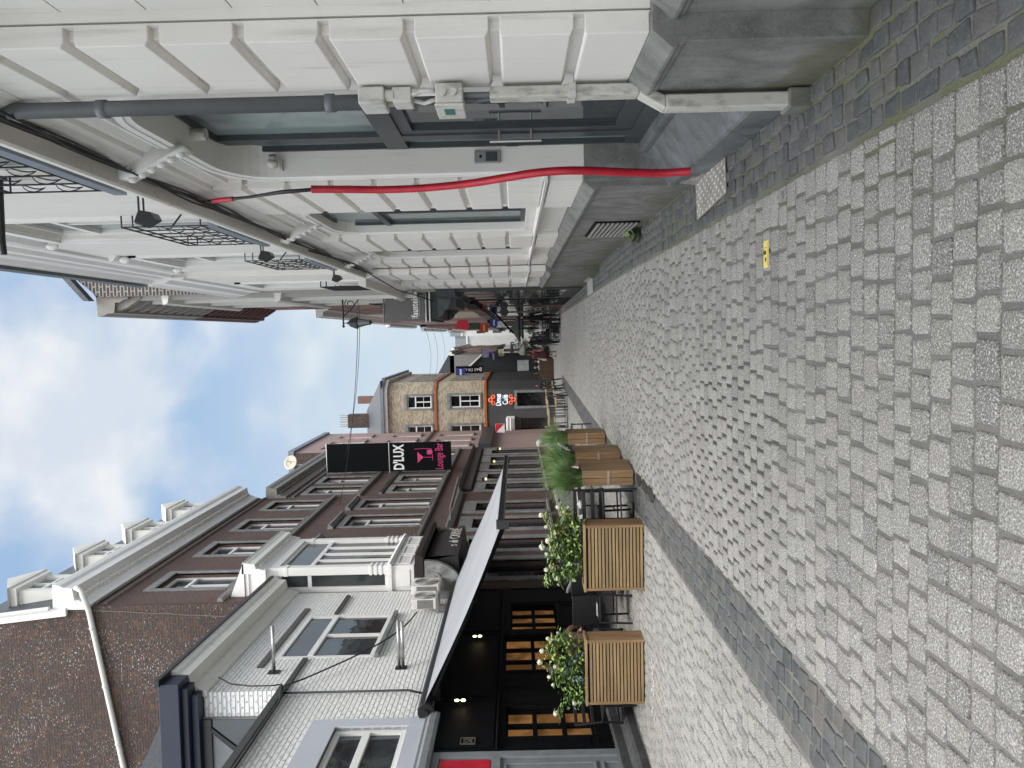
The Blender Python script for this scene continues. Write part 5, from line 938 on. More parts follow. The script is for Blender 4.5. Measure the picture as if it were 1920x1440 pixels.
m = MB(); m.prism([(1.2, 30.5, 1.75), (.95, 30.5, 1.3), (.97, 30.5, 1.27), (1.2, 30.5, 1.65)], (0, 1.6, 0)); tag(m.build('red_awning', plain('red_cloth', (.28, .015, .025), .8)), 'small red awning folded against the dark shopfront', 'awning')
m = MB(); m.tube([(.98, 33, .42), (.98, 33.05, .42)], .19, 20); m.tube([(1.2, 33.02, .42), (1.0, 33.02, .42)], .02); tag(m.build('round_sign', BLACKM), 'round black sign disc hanging over the right terrace', 'sign')
m = MB(); m.prism([(1.2, 34.2, 1.0), (.02, 34.2, -.02), (.0, 34.2, .06), (1.2, 34.2, 1.12)], (0, 1.9, 0)); tag(m.build('terrace_awning', BLACK), 'black sloping terrace awning over the crowded right terrace', 'awning')

def street_tree(label, x, y, h, r_):
    z = gz(y); t = thing('potted_tree', label, 'tree', (x, y, z), 'small potted trees far down the street'); m = MB(); m.tube([(x, y, z), (x, y, z + .45)], [.16, .22], 10); m.build('pot', DARKGREY, t)
    m = MB(); m.tube([(x, y, z + .4), (x + .03, y, z + h * .5), (x - .02, y, z + h * .75)], [.035, .028, .015], 6)
    for k in range(5): a = k * 1.3; m.tube([(x, y, z + h * .5), (x + r_ * .6 * cos(a), y + r_ * .6 * sin(a), z + h * (.62 + .05 * k))], [.018, .008], 5)
    m.build('trunk', STEM_D, t); m = MB()
    for k in range(700):
        d = Vector((rnd(-1, 1), rnd(-1, 1), rnd(-1, 1)))
        if d.length > 1: continue
        lump = .75 + .25 * sin(d.x * 5 + k % 3) * cos(d.z * 6); p = Vector((x, y, z + h * .72)) + Vector((d.x * r_, d.y * r_, d.z * h * .30)) * lump; a, b = rnd(0, 6.28), rnd(-.6, .6); u = Vector((cos(a), sin(a), b)).normalized() * .07; v = u.cross(Vector((rnd(-1, 1), rnd(-1, 1), 1))).normalized() * .04
        m.quad(tuple(p - u), tuple(p + v), tuple(p + u), tuple(p - v))
    m.build('crown', CROWN, t, recalc=False)
STEM_D = plain('bark', (.05, .035, .025), .85); CROWN = MT('tree_leaf', .6); CROWN.color(CROWN.mix(CROWN.island(), (.02, .045, .018), (.07, .12, .045))); CROWN = CROWN.m
street_tree('dark green potted tree standing by the left row far down the street', -1.3, 63, 2.7, .55); street_tree('taller dark green potted tree farther along the left row', -.95, 70, 3.4, .7); street_tree('small potted tree near the right end of the street', .35, 66, 2.2, .45)
def parasol(label, x, y, z, r_, col):
    g_ = gz(y); t = thing('parasol', label, 'parasol', (x, y, g_), 'folded and open parasols on the far terraces'); m = MB(); m.tube([(x, y, g_), (x, y, z + .35)], .025, 6); m.build('pole', BLACKM, t); m = MB(); m.tube([(x, y, g_ + .0), (x, y, g_ + .08)], .22, 10); m.build('base', BLACKM, t)
    m = MB(); n = 8; m.add([(x, y, z + .45)] + [(x + r_ * cos(2 * pi * k / n), y + r_ * sin(2 * pi * k / n), z) for k in range(n)] + [(x + r_ * cos(2 * pi * k / n), y + r_ * sin(2 * pi * k / n), z - .12) for k in range(n)], [(0, 1 + k, 1 + (k + 1) % n) for k in range(n)] + [(1 + k, 1 + n + k, 1 + n + (k + 1) % n, 1 + (k + 1) % n) for k in range(n)]); c = m.build('canopy', plain('parasol_cloth', col, .85), t, recalc=False); c.modifiers.new('thick', 'SOLIDIFY').thickness = .01
parasol('dark parasol open over the far part of the right terrace', .3, 43, -.25, .75, (.02, .02, .022)); parasol('dark green parasol beyond the right terrace', .4, 55, -.6, .8, (.02, .035, .025)); parasol('pale parasol by the left row behind the terrace screen', -1.5, 60, -.75, .7, (.30, .29, .26))
m = MB(); m.box(-1.74, -1.0, 66.5, 71, .1, .22); m.box(-1.04, -.98, 66.5, 71, -.12, .22); tag(m.build('shop_awning', plain('green_cloth', (.03, .05, .035), .8)), 'dark green shop awning on the far left row', 'awning')
m = MB(); m.box(-1.6, -.95, 78, 84, .3, .42); m.box(-.98, -.93, 78, 84, .05, .42); tag(m.build('shop_awning', plain('brown_cloth', (.07, .04, .03), .8)), 'brown shop awning farther along the far left row', 'awning')
# ---------------------------------------------------------------- terrace furniture and planting
SOIL = plain('soil', (.03, .022, .016), .95); LINER = plain('dark_gap', (.012, .010, .008), .9)
def make_slat_planter():
    r = thing('slatted_planter', '', 'planter'); w_, d, h = .86, .31, .775
    m = MB(); n = 16; p = (h - .06) / n
    for k in range(n): m.box(-w_ / 2 + .035 + rnd(-.001, .001), w_ / 2 - .035, -d / 2 + rnd(-.001, .001), -d / 2 + .02, .015 + k * p, .015 + k * p + p - .0145)
    m.build('front_slats', WOODP, r, bevel=.002)
    m = MB()
    for k in range(n): m.box(-w_ / 2 + .035, w_ / 2 - .035, d / 2 - .02, d / 2, .015 + k * p, .015 + k * p + p - .010)
    m.build('rear_slats', WOODP, r)
    for sx in (-1, 1):
        m = MB()
        for k in range(4): a = -d / 2 + .002 + k * d / 4; m.box(min(sx * w_ / 2, sx * (w_ / 2 - .022)), max(sx * w_ / 2, sx * (w_ / 2 - .022)), a, a + d / 4 - .004, .0, h - .03)
        m.build('side_boards', WOODV, r, bevel=.002)
        m = MB(); x = sx * (w_ / 2 - .018); m.box(x - .0165, x + .0165, -d / 2 - .004, -d / 2 + .02, .0, h - .03); m.build('corner_batten', WOODV, r, bevel=.002)
    m = MB(); e = .03; m.box(-w_ / 2 - .012, w_ / 2 + .012, -d / 2 - .012, -d / 2 + .05, h - e, h); m.box(-w_ / 2 - .012, w_ / 2 + .012, d / 2 - .05, d / 2 + .012, h - e, h); m.box(-w_ / 2 - .012, -w_ / 2 + .05, -d / 2 + .05, d / 2 - .05, h - e, h - .001); m.box(w_ / 2 - .05, w_ / 2 + .012, -d / 2 + .05, d / 2 - .05, h - e, h - .001); m.build('rim', WOODP, r, bevel=.003)
    m = MB(); m.box(-w_ / 2 + .024, w_ / 2 - .024, -d / 2 + .022, d / 2 - .022, .01, h - .05); m.build('liner', LINER, r)
    m = MB(); m.box(-w_ / 2 + .05, w_ / 2 - .05, -d / 2 + .05, d / 2 - .05, h - .05, h - .04); m.build('soil', SOIL, r); return r
P1 = make_slat_planter(); place(P1, (-4.45, 9.505, -1.6), radians(.8), 'slatted wooden planter nearest to the grey shop, blue shirt showing above it', 'slatted wooden planters'); P2 = copy_tree(P1); place(P2, (-2.905, 9.45, -1.6), radians(-.6), 'slatted wooden planter next to the black chairs', 'slatted wooden planters')
LEAFG = MT('hydrangea_leaf', .5, spec=.4); LEAFG.color(LEAFG.mix(LEAFG.island(), (.06, .135, .03), (.27, .38, .11))); LEAFG = LEAFG.m
LEAFY = MT('young_leaf', .5, spec=.4); LEAFY.color(LEAFY.mix(LEAFY.island(), (.11, .16, .03), (.30, .36, .09))); LEAFY = LEAFY.m
PETAL = MT('petal', .7); PETAL.color(PETAL.mix(PETAL.island(), (.62, .64, .48), (.86, .86, .76))); PETAL = PETAL.m; STEM = plain('stem', (.06, .085, .03), .7)
def leaf(mb, p, d, l, wd):
    d = Vector(d).normalized(); sd = d.cross(Vector((rnd(-.3, .3), rnd(-.3, .3), 1))).normalized(); nn = sd.cross(d).normalized(); p = Vector(p); fold = rnd(.1, .35) * wd; dr = rnd(.05, .35) * l
    P = [p, p + d * l * .3 + sd * wd * .8 + nn * fold, p + d * l * .65 + sd * wd * .75 + nn * (fold * .6) - Vector((0, 0, dr * .4)), p + d * l - Vector((0, 0, dr)), p + d * l * .65 - sd * wd * .75 + nn * (fold * .6) - Vector((0, 0, dr * .4)), p + d * l * .3 - sd * wd * .8 + nn * fold, p + d * l * .4 - nn * 0, p + d * l * .7 - Vector((0, 0, dr * .45))]
    b = [tuple(q) for q in P]; mb.add(b, [(0, 6, 1), (1, 6, 7, 2), (2, 7, 3), (3, 7, 4), (4, 7, 6, 5), (5, 6, 0)])
def hydrangea(label, base, shoots, heads, young):
    r = thing('hydrangea', label, 'hydrangea', base, 'white hydrangeas in the slatted planters'); b = Vector(base); st, lf = MB(), MB(); ly = MB()
    for i, tip in enumerate(shoots):
        t = Vector(tip); root = b + Vector(((t.x - b.x) * .55 + rnd(-.05, .05), rnd(-.09, .09), 0)); mid = root.lerp(t, .55) + Vector((rnd(-.04, .04), rnd(-.03, .03), .08)); st.tube([tuple(root), tuple(mid), tuple(t)], [.006, .005, .003], 5)
        for k in range(64):
            u = rnd(.12, 1.02); p = root.lerp(mid, u / .55) if u < .55 else mid.lerp(t, (u - .55) / .45); p = p + Vector((rnd(-.07, .07), rnd(-.09, .09), rnd(-.05, .04))); a = rnd(0, 2 * pi); leaf(ly if (i in young and u > .35) else lf, p, (cos(a), sin(a), rnd(-.35, .5)), rnd(.05, .10), rnd(.016, .032))
    st.build('stems', STEM, r, smooth=True); tag(lf.build('leaves', LEAFG, r, recalc=False), kind=None)
    if ly.v: ly.build('young_leaves', LEAFY, r, recalc=False)
    for x, y, z, R_ in heads:
        f = MB(); c = Vector((x, y, z)); st2 = MB()
        for k in range(70):
            d = Vector((rnd(-1, 1), rnd(-1, 1), rnd(-.7, 1))).normalized(); p = c + d * R_ * rnd(.75, 1.05); u = d.cross(Vector((0, .3, 1))).normalized(); v = d.cross(u); s = R_ * .30
            f.quad(tuple(p + u * s), tuple(p + v * s + d * s * .2), tuple(p - u * s), tuple(p - v * s + d * s * .2))
        f.ball(tuple(c), R_ * .7, 8, 6); f.build('flower', PETAL, r, recalc=False)
H1 = [(-4.02, 9.62, -.49), (-4.08, 9.6, -.35), (-4.24, 9.58, -.27), (-4.25, 9.66, -.34), (-4.38, 9.55, -.24), (-4.43, 9.5, -.45), (-4.62, 9.62, -.36), (-4.72, 9.6, -.41), (-4.95, 9.55, -.69), (-5.13, 9.62, -.44)]
R1_ = [.022, .025, .035, .029, .038, .041, .027, .025, .036, .038]
hydrangea('hydrangea with white flower heads in the planter nearest to the grey shop', (-4.45, 9.51, -.86), [(x, y, z - .03) for x, y, z in H1] + [(-4.15, 9.75, -.5), (-4.3, 9.55, -.55), (-4.55, 9.75, -.55), (-4.7, 9.7, -.6), (-4.85, 9.6, -.62), (-4.05, 9.6, -.6), (-4.35, 9.7, -.42), (-4.5, 9.52, -.62)], [(x, y, z, r) for (x, y, z), r in zip(H1, R1_)], (4,))
H2 = [(-2.39, 9.56, -.3), (-2.29, 9.56, -.52), (-2.34, 9.5, -.6), (-2.55, 9.56, -.36), (-2.72, 9.5, -.38), (-2.71, 9.56, -.48), (-2.81, 9.52, -.3), (-2.78, 9.5, -.55), (-2.93, 9.6, -.36), (-3.13, 9.56, -.35), (-3.25, 9.56, -.5)]
R2_ = [.034, .03, .025, .026, .038, .034, .041, .029, .027, .029, .035]
hydrangea('hydrangea with yellow green young shoots in the planter beside the black chairs', (-2.905, 9.46, -.86), [(x, y, z - .03) for x, y, z in H2] + [(-2.5, 9.55, -.5), (-2.45, 9.7, -.6), (-2.65, 9.62, -.6), (-2.95, 9.6, -.5), (-3.0, 9.7, -.62), (-3.15, 9.55, -.62), (-3.3, 9.6, -.32), (-2.85, 9.7, -.45)], [(x, y, z, r) for (x, y, z), r in zip(H2, R2_)], (0, 1, 3, 11))
# plank planters with grasses
def make_plank_planter():
    r = thing('plank_planter', '', 'planter'); w_, d, h = .21, .56, .72; m = MB()
    m.box(-w_ / 2, -.003, -d / 2, -d / 2 + .02, .02, h); m.build('front_board', WOODV, r, bevel=.002); m = MB(); m.box(.003, w_ / 2, -d / 2, -d / 2 + .02, .02, h); m.build('front_board', WOODV, r, bevel=.002); m = MB(); m.box(-w_ / 2, w_ / 2, d / 2 - .02, d / 2, .02, h); m.build('rear_board', WOODV, r, bevel=.002)
    for sx in (-1, 1):
        m = MB()
        for k in range(4): a = -d / 2 + .022 + k * (d - .044) / 4; m.box(min(sx * w_ / 2, sx * (w_ / 2 - .02)), max(sx * w_ / 2, sx * (w_ / 2 - .02)), a, a + (d - .044) / 4 - .004, .02, h)
        m.build('side_boards', WOODV, r, bevel=.002)
    m = MB(); m.box(-w_ / 2 - .004, w_ / 2 + .004, -d / 2 - .008, -d / 2, h * .48, h * .52); m.build('strap', plain('worn_strap', (.38, .32, .24), .6), r)
    for sx in (-1, 1): m = MB(); m.box(sx * (w_ / 2 - .04) - .015, sx * (w_ / 2 - .04) + .015, -d / 2 + .02, d / 2 - .02, 0, .02); m.build('skid', WOODV, r)
    m = MB(); m.box(-w_ / 2 + .02, w_ / 2 - .02, -d / 2 + .02, d / 2 - .02, .1, h - .03); m.build('soil', SOIL, r); return r
GR = MT('grass_blade', .55, spec=.3); GR.color(GR.mix(GR.island(), (.075, .15, .045), (.25, .36, .14))); GR = GR.m
def grass(label, x, y, z, n, l):
    m = MB(); r = thing('ornamental_grass', label, 'grass plant', (x, y, z), 'grasses in the plank planters')
    for k in range(n):
        a = rnd(0, 2 * pi); d = Vector((cos(a), sin(a), 0)); p = Vector((x + rnd(-.08, .08), y + rnd(-.24, .24), z)); L_ = l * rnd(.5, 1.05); lean = rnd(.1, 1.5); sd = d.cross(Vector((0, 0, 1))) * .0048; P = []
        for q in range(5):
            t = q / 4; P.append(p + d * (L_ * lean * t * t * .8) + Vector((0, 0, L_ * (t - .45 * lean * t * t))))
        b = []
        for q in range(5): b += [tuple(P[q] - sd * (1 - q / 4.2)), tuple(P[q] + sd * (1 - q / 4.2))]
        m.add(b, [(2 * q, 2 * q + 1, 2 * q + 3, 2 * q + 2) for q in range(4)])
    m.build('blades', GR, r, recalc=False)
K1 = make_plank_planter(); spots = [(-1.98, 10.28, 0.10, 'plank planter nearest to the black chairs, strap across its front'), (-1.96, 11.62, .06, 'middle of the three plank planters, darker lower boards'), (-1.98, 13.92, .03, 'farthest of the three plank planters')]
for i, (x, y, a, lab) in enumerate(spots):
    o = K1 if i == 0 else copy_tree(K1); place(o, (x, y, gz(y)), -a, lab, 'wooden plank planters along the paving strip')
grass('thick ornamental grass in the nearest plank planter', -2.05, 10.3, gz(10) + .69, 1500, .72); grass('thick ornamental grass in the middle plank planter', -2.0, 11.62, gz(11.6) + .69, 1500, .74); grass('ornamental grass in the farthest plank planter', -2.0, 13.92, gz(14) + .69, 1300, .74)
# chairs and tables
def make_chair(name, cat, mat, seatmat, back='rails', arms=False):
    r = thing(name, '', cat); w_, d = .44, .42
    for sx in (-1, 1):
        m = MB(); m.tube([(sx * (w_ / 2 - .02), -d / 2 + .02, 0), (sx * (w_ / 2 - .02), -d / 2 + .03, .44)], .016, 8); m.build('leg', mat, r)
        m = MB(); m.tube([(sx * (w_ / 2 - .02), d / 2 + .05, 0), (sx * (w_ / 2 - .02), d / 2 - .01, .44), (sx * (w_ / 2 - .02), d / 2 + .06, .86)], .016, 8); m.build('leg', mat, r)
    m = MB(); m.box(-w_ / 2, w_ / 2, -d / 2, d / 2, .44, .475); m.build('seat', seatmat, r, bevel=.012)
    for y_ in (d / 2 - .02, -d / 2 + .03): m = MB(); m.tube([(-w_ / 2 + .02, y_, .22), (w_ / 2 - .02, y_, .22)], .011); m.build('stretcher', mat, r)
    m = MB()
    if back == 'rails':
        for z in (.58, .70, .82): y = d / 2 - .01 + .07 * (z - .44) / .42; m.box(-w_ / 2 + .02, w_ / 2 - .02, y - .01, y + .012, z, z + .05)
    else: m.prism([(-w_ / 2 + .01, d / 2 + .0, .52), (w_ / 2 - .01, d / 2 + .0, .52), (w_ / 2 - .01, d / 2 + .06, .87), (-w_ / 2 + .01, d / 2 + .06, .87)], (0, .025, 0))
    m.build('backrest', seatmat, r, bevel=.006); return r
def make_table(name, cat, mat, topmat, w_=.7, d=.7, h=.73, four=True):
    r = thing(name, '', cat); m = MB(); m.box(-w_ / 2, w_ / 2, -d / 2, d / 2, h - .03, h); m.build('tabletop', topmat, r, bevel=.004)
    if four:
        for sx in (-1, 1):
            for sy in (-1, 1): m = MB(); m.box(sx * (w_ / 2 - .03) - .018, sx * (w_ / 2 - .03) + .018, sy * (d / 2 - .03) - .018, sy * (d / 2 - .03) + .018, 0, h - .03); m.build('leg', mat, r)
    else:
        m = MB(); m.tube([(0, 0, .02), (0, 0, h - .03)], .035, 10); m.build('pedestal', mat, r); m = MB(); m.box(-.25, .25, -.03, .03, 0, .025); m.box(-.03, .03, -.25, .25, .0, .027); m.build('foot', mat, r)
    return r
BSEAT = plain('black_seat', (.010, .010, .011), .5)
BC = make_chair('black_chair', 'chair', BLACKM, BSEAT); first = [True]
def put(proto, flag, x, y, rz, label, group, z=None):
    o = proto if flag[0] else copy_tree(proto); flag[0] = False; return place(o, (x, y, gz(y) if z is None else z), rz, label, group)
gbc = 'black terrace chairs'
put(BC, first, -2.38, 9.98, radians(195), 'black ladder back chair between the slatted planter and the first plank planter', gbc); put(BC, first, -2.75, 10.55, radians(95), 'black ladder back chair on the far side of the small black table', gbc)
put(BC, first, -5.35, 10.35, radians(60), 'black ladder back chair behind the planter nearest to the grey shop', gbc); put(BC, first, -3.55, 12.6, radians(0), 'black ladder back chair facing the black table behind the hydrangeas', gbc); put(BC, first, -3.2, 14.6, radians(-120), 'black ladder back chair beyond the grasses', gbc)
BP = make_chair('padded_chair', 'chair', BLACKM, BSEAT, 'panel'); fp_ = [True]
for x, y, rz, lab in ((-4.02, 10.62, 184, 'black padded chair in the gap between the slatted planters, white paper on its seat'), (-3.62, 10.75, 170, 'black padded chair in the gap, partly behind the right slatted planter'), (-4.7, 10.7, 20, 'black padded chair under the seated guest behind the left hydrangea'), (-3.85, 11.95, 0, 'black padded chair across the black table in the gap'), (-2.4, 17.1, 30, 'black padded chair of the grey haired guest beyond the grasses')): put(BP, fp_, x, y, radians(rz), lab, 'black padded terrace chairs')
BT = make_table('black_table', 'table', BLACKM, plain('black_top', (.014, .015, .017), .28), .72, .72, .73, False); ft = [True]
for x, y, lab in ((-3.85, 11.3, 'black table in the gap between the slatted planters'), (-2.62, 10.08, 'small black table with white napkins beside the first plank planter'), (-5.0, 11.2, 'black table behind the left hydrangea'), (-2.9, 17.0, 'black table of the grey haired guest')): put(BT, ft, x, y, 0, lab, 'black terrace tables')
PAPER = plain('paper', (.72, .72, .74), .7)
m = MB(); m.prism([(-4.12, 10.42, -1.118), (-3.93, 10.44, -1.118), (-3.96, 10.62, -1.10), (-4.1, 10.66, -1.02)], (0, .0, .004)); tag(m.build('paper', PAPER), 'folded white paper lying on the padded chair seat', 'paper')
for x, y, lab in ((-2.55, 9.9, 'folded white napkin on the near edge of the small black table'), (-2.42, 10.2, 'folded white napkin on the far edge of the small black table')): m = MB(); m.prism([(x - .05, y - .04, gz(10) + .732), (x + .06, y - .03, gz(10) + .732), (x + .02, y, gz(10) + .79)], (0, .08, 0)); tag(m.build('napkin', PAPER), lab, 'napkin')
m = MB(); P = []
for i in range(9):
    for j in range(7): u, v = i / 8, j / 6; P.append((-3.82 + .42 * u, 10.66 + .10 * sin(pi * v) + .015 * sin(u * 9 + v * 4) - .06, -.70 - .34 * v * (1 - .2 * u) + .03 * cos(u * 7)))
m.add(P, [(i * 7 + j, (i + 1) * 7 + j, (i + 1) * 7 + j + 1, i * 7 + j + 1) for i in range(8) for j in range(6)]); jk = m.build('jacket', plain('grey_cloth', (.13, .13, .155), .85), smooth=True); jk.modifiers.new('thick', 'SOLIDIFY').thickness = .03; tag(jk, 'grey jacket hung over a padded chair back beside the right slatted planter', 'jacket')
WC = make_chair('wooden_chair', 'chair', BLACKM, WOODT, 'panel'); fw_ = [True]; WT = make_table('wooden_table', 'table', BLACKM, WOODT, .7, 1.1, .76); fwt = [True]
for x, y, lab in ((-3.35, 29.3, 'nearest light wooden table beyond the grasses'), (-3.2, 31.6, 'middle light wooden table beyond the grasses'), (-3.0, 34.6, 'farthest light wooden table beyond the grasses')): put(WT, fwt, x, y, 0, lab, 'light wooden café tables')
for i, (x, y, rz) in enumerate(((-2.72, 28.9, 90), (-2.7, 29.9, 85), (-2.6, 31.3, 92), (-2.55, 32.3, 88), (-2.4, 34.4, 90), (-3.95, 29.3, -90), (-3.8, 31.7, -88))): put(WC, fw_, x, y, radians(-rz), ['first', 'second', 'third', 'fourth', 'fifth', 'sixth', 'seventh'][i] + ' wood and metal café chair counting away along the light wooden tables', 'wood and metal café chairs')
fe = thing('terrace_screen', 'brown wooden terrace screen in front of the corner café', 'screen', (-2.5, 49, -2.6))
m = MB(); m.box(-3.0, -1.75, 48.0, 48.06, gz(48), gz(48) + .95)
m.build('panel', wood('brown_screen', (.085, .045, .028), 2), fe); m = MB(); m.box(-1.8, -1.74, 48.06, 55, gz(52), gz(52) + 1.0); m.build('side_panel', wood('brown_screen_b', (.085, .045, .028), 2), fe)
fr_ = [True]; RC = make_chair('terrace_chair', 'chair', BLACKM, BSEAT)
for i, (x, y, rz) in enumerate(((.85, 35.0, 90), (.35, 35.2, 200), (-.15, 35.4, 170), (.75, 36.6, 60), (.1, 36.9, 30), (-.35, 37.8, -60), (.6, 38.5, 80), (-.1, 39, 10))): put(RC, fr_, x, y, radians(rz), ['front corner', 'front middle', 'front street side', 'second row wall side', 'second row middle', 'second row street side', 'third row wall side', 'third row street side'][i] + ' black chair of the crowded right terrace', 'black chairs of the right terrace')
RT = make_table('terrace_table', 'table', BLACKM, BSEAT, .6, .6, .73, False); frt = [True]
for x, y, lab in ((.45, 35.9, 'front black table of the crowded right terrace'), (.2, 37.8, 'rear black table of the crowded right terrace')): put(RT, frt, x, y, 0, lab, 'black tables of the right terrace')
m = MB(); m.prism([(-2.12, 12.9, gz(13) + .70), (-1.98, 12.9, gz(13) + .92), (-1.965, 12.9, gz(13) + .91), (-2.105, 12.9, gz(13) + .69)], (0, .2, 0)); tag(m.build('menu_card', PAPER), 'white menu card leaning between the middle and farthest plank planters', 'menu card')
# ---------------------------------------------------------------- people
SKIN = plain('skin', (.42, .24, .17), .55, var=.06); HAIRD = plain('dark_hair', (.018, .012, .009), .6); HAIRG = plain('grey_hair', (.42, .41, .40), .7); HAIRB = plain('brown_hair', (.07, .04, .025), .6)
CLOTH = {}
def cloth(c):
    if c not in CLOTH: CLOTH[c] = plain('cloth_%d' % len(CLOTH), c, .85, bump=.004, bscale=40)
    return CLOTH[c]
def person(label, loc, rz, pose='stand', top=(.02, .02, .02), legs=(.02, .02, .025), hair=HAIRD, longhair=False, skirt=None, bare=False, sleeves=True, h=1.70, group=None, lean=0.0, bag=None):
    """one skinned body: joints, radii, then materials by the nearest bone"""
    k = h / 1.70; J = {}; sit = pose == 'sit'; P0 = .50 if sit else .93
    J['pelvis'] = (0, 0, P0, .125); J['waist'] = (0, -lean * .3, P0 + .18, .115); J['chest'] = (0, -lean * .8, P0 + .38, .135); J['neck'] = (0, -lean - .005, P0 + .54, .052); J['jaw'] = (0, -lean - .02, P0 + .60, .062); J['skull'] = (0, -lean - .01, P0 + .68, .083); J['crown'] = (0, -lean, P0 + .74, .066); J['nose'] = (0, -lean - .105, P0 + .65, .010)
    E_ = [('pelvis', 'waist'), ('waist', 'chest'), ('chest', 'neck'), ('neck', 'jaw'), ('jaw', 'skull'), ('skull', 'crown'), ('skull', 'nose')]
    for s, n in ((-1, 'l'), (1, 'r')):
        st = {'walk': .22 * s, 'stand': 0.03 * s, 'sit': 0}[pose]; sh = (s * .175, -lean * .9, P0 + .46, .055)
        J['sh' + n] = sh
        if sit: J['el' + n] = (s * .25, -.05 - lean, P0 + .22, .042); J['wr' + n] = (s * .15, -.29 - lean, P0 + .22, .030); hd = Vector((-.25 * s, -1, .05))
        else: J['el' + n] = (s * .235, .03 - st * .35, P0 + .19, .042); J['wr' + n] = (s * .25, -.05 - st * .8, P0 - .04, .030); hd = Vector((.05 * s, -.15 - st * .4, -1))
        hd.normalize(); wv = Vector(J['wr' + n][:3]); pm = wv + hd * .075; J['pm' + n] = (*pm, .034); sdv = hd.cross(Vector((1, .2, .1))).normalized()
        E_ += [('chest', 'sh' + n), ('sh' + n, 'el' + n), ('el' + n, 'wr' + n), ('wr' + n, 'pm' + n)]
        for f in range(5):
            off = sdv * (.026 * (f - 1.7)) if f else -sdv * .05; ln = [.055, .072, .08, .075, .058][f]; base = pm + off * .8 + (hd * .02 if f else -hd * .02); tip = base + hd * ln + (Vector((-s * .02, 0, 0)) if f else -sdv * .02)
            J['fa%d' % f + n] = (*base, .010); J['fb%d' % f + n] = (*tip, .008); E_ += [('pm' + n, 'fa%d' % f + n), ('fa%d' % f + n, 'fb%d' % f + n)]
        J['hip' + n] = (s * .09, 0, P0 - .04, .095)
        if sit: J['kn' + n] = (s * .12, -.42, P0 + .01, .062); J['an' + n] = (s * .12, -.40, .09, .038); J['to' + n] = (s * .13, -.56, .035, .034)
        else:
            J['kn' + n] = (s * .10, -.03 + st * .55 - abs(st) * .2, .50, .060); J['an' + n] = (s * .10, .03 + st * 1.15, .09 + max(0, st) * .18, .038); J['to' + n] = (s * .11, -.13 + st * 1.1, .035 + max(0, st) * .05, .034)
        E_ += [('pelvis', 'hip' + n), ('hip' + n, 'kn' + n), ('kn' + n, 'an' + n), ('an' + n, 'to' + n)]
    names = list(J); idx = {a: i for i, a in enumerate(names)}; me = bpy.data.meshes.new('person'); me.from_pydata([tuple(Vector(J[a][:3]) * k) for a in names], [(idx[a], idx[b]) for a, b in E_], [])
    o = bpy.data.objects.new('person', me); COL.objects.link(o); o.modifiers.new('skin', 'SKIN'); ss = o.modifiers.new('sub', 'SUBSURF'); ss.levels = 1; ss.render_levels = 1
    if not me.skin_vertices: me.skin_vertices.add() if hasattr(me.skin_vertices, 'add') else None
    for i, a in enumerate(names): r = J[a][3] * k; d = me.skin_vertices[0].data[i]; d.radius = (r, r * (.72 if a in ('chest', 'waist', 'pelvis') else 1)); d.use_root = a == 'pelvis'
    bpy.context.view_layer.update(); ev = bpy.data.meshes.new_from_object(o.evaluated_get(bpy.context.evaluated_depsgraph_get())); bpy.data.objects.remove(o); bpy.data.meshes.remove(me)
    ev.name = 'person'; ev.materials.clear(); shoe = (.015, .014, .013)
    for mm_ in (SKIN, cloth(top), cloth(legs), cloth(shoe)): ev.materials.append(mm_)
    def mat_of(a, b):
        t = a[:2] + b[:2]
        if 'to' in (a[:2], b[:2]): return 3
        if 'an' in (a[:2], b[:2]): return 0 if bare else 2
        if a[:2] in ('hi', 'kn') or b[:2] == 'hi': return 2
        if a in ('neck', 'jaw', 'skull'): return 0
        if b[:2] == 'wr': return 1 if sleeves else 0
        if a[:2] in ('wr', 'pm', 'fa'): return 0
        if b[:2] == 'el': return 1
        return 1
    seg = [(Vector(J[a][:3]) * k, Vector(J[b][:3]) * k, mat_of(a, b), (J[a][3] + J[b][3]) / 2 * k) for a, b in E_]
    for p in ev.polygons:
        c = p.center; best = (9, 0)
        for a, b, mm_, r in seg:
            t = max(0, min(1, (c - a).dot(b - a) / max(1e-9, (b - a).length_squared))); d = (c - a.lerp(b, t)).length - r
            if d < best[0]: best = (d, mm_)
        p.material_index = best[1]; p.use_smooth = True
    b = bpy.data.objects.new('person', ev); COL.objects.link(b); tag(b, label, 'person', group)
    hc = Vector(J['skull'][:3]) * k; m = MB(); vs = []; fs = []; n, q = 14, 7
    for j in range(q + 1):
        for i in range(n):
            az = 2 * pi * i / n; front = max(0, -sin(az)); el = (pi * (.50 + (.25 if longhair else .08) - .30 * front)) * j / q; R_ = .098 * k; vs.append((hc.x + R_ * sin(el) * cos(az) * .93, hc.y + .012 + R_ * 1.08 * sin(el) * sin(az), hc.z + .012 + R_ * 1.05 * cos(el)))
    for j in range(q):
        for i in range(n): fs.append((j * n + i, j * n + (i + 1) % n, (j + 1) * n + (i + 1) % n, (j + 1) * n + i))
    m.add(vs, fs)
    if longhair: m.tube([(hc.x, hc.y + .07, hc.z), (hc.x, hc.y + .10, hc.z - .12), (hc.x, hc.y + .09, hc.z - .28)], [.07, .075, .03], 8)
    m.build('hair', hair, b, smooth=True)
    m = MB()
    for s in (-1, 1): m.ball((hc.x + s * .03, hc.y - .078, hc.z - .012), .009, 6, 4)
    m.build('eyes', cloth((.02, .015, .012)), b)
    if skirt:
        m = MB(); m.tube([(0, -lean * .5, (P0 + .34) * k), (0, -lean * .3, (P0 + .16) * k), (0, 0, (P0 - .02) * k), (0, 0, (P0 - .25) * k), (0, 0, (P0 - .42) * k)], [.15 * k, .135 * k, .175 * k, .215 * k, .25 * k], 14); m.build('dress', cloth(skirt), b, smooth=True)
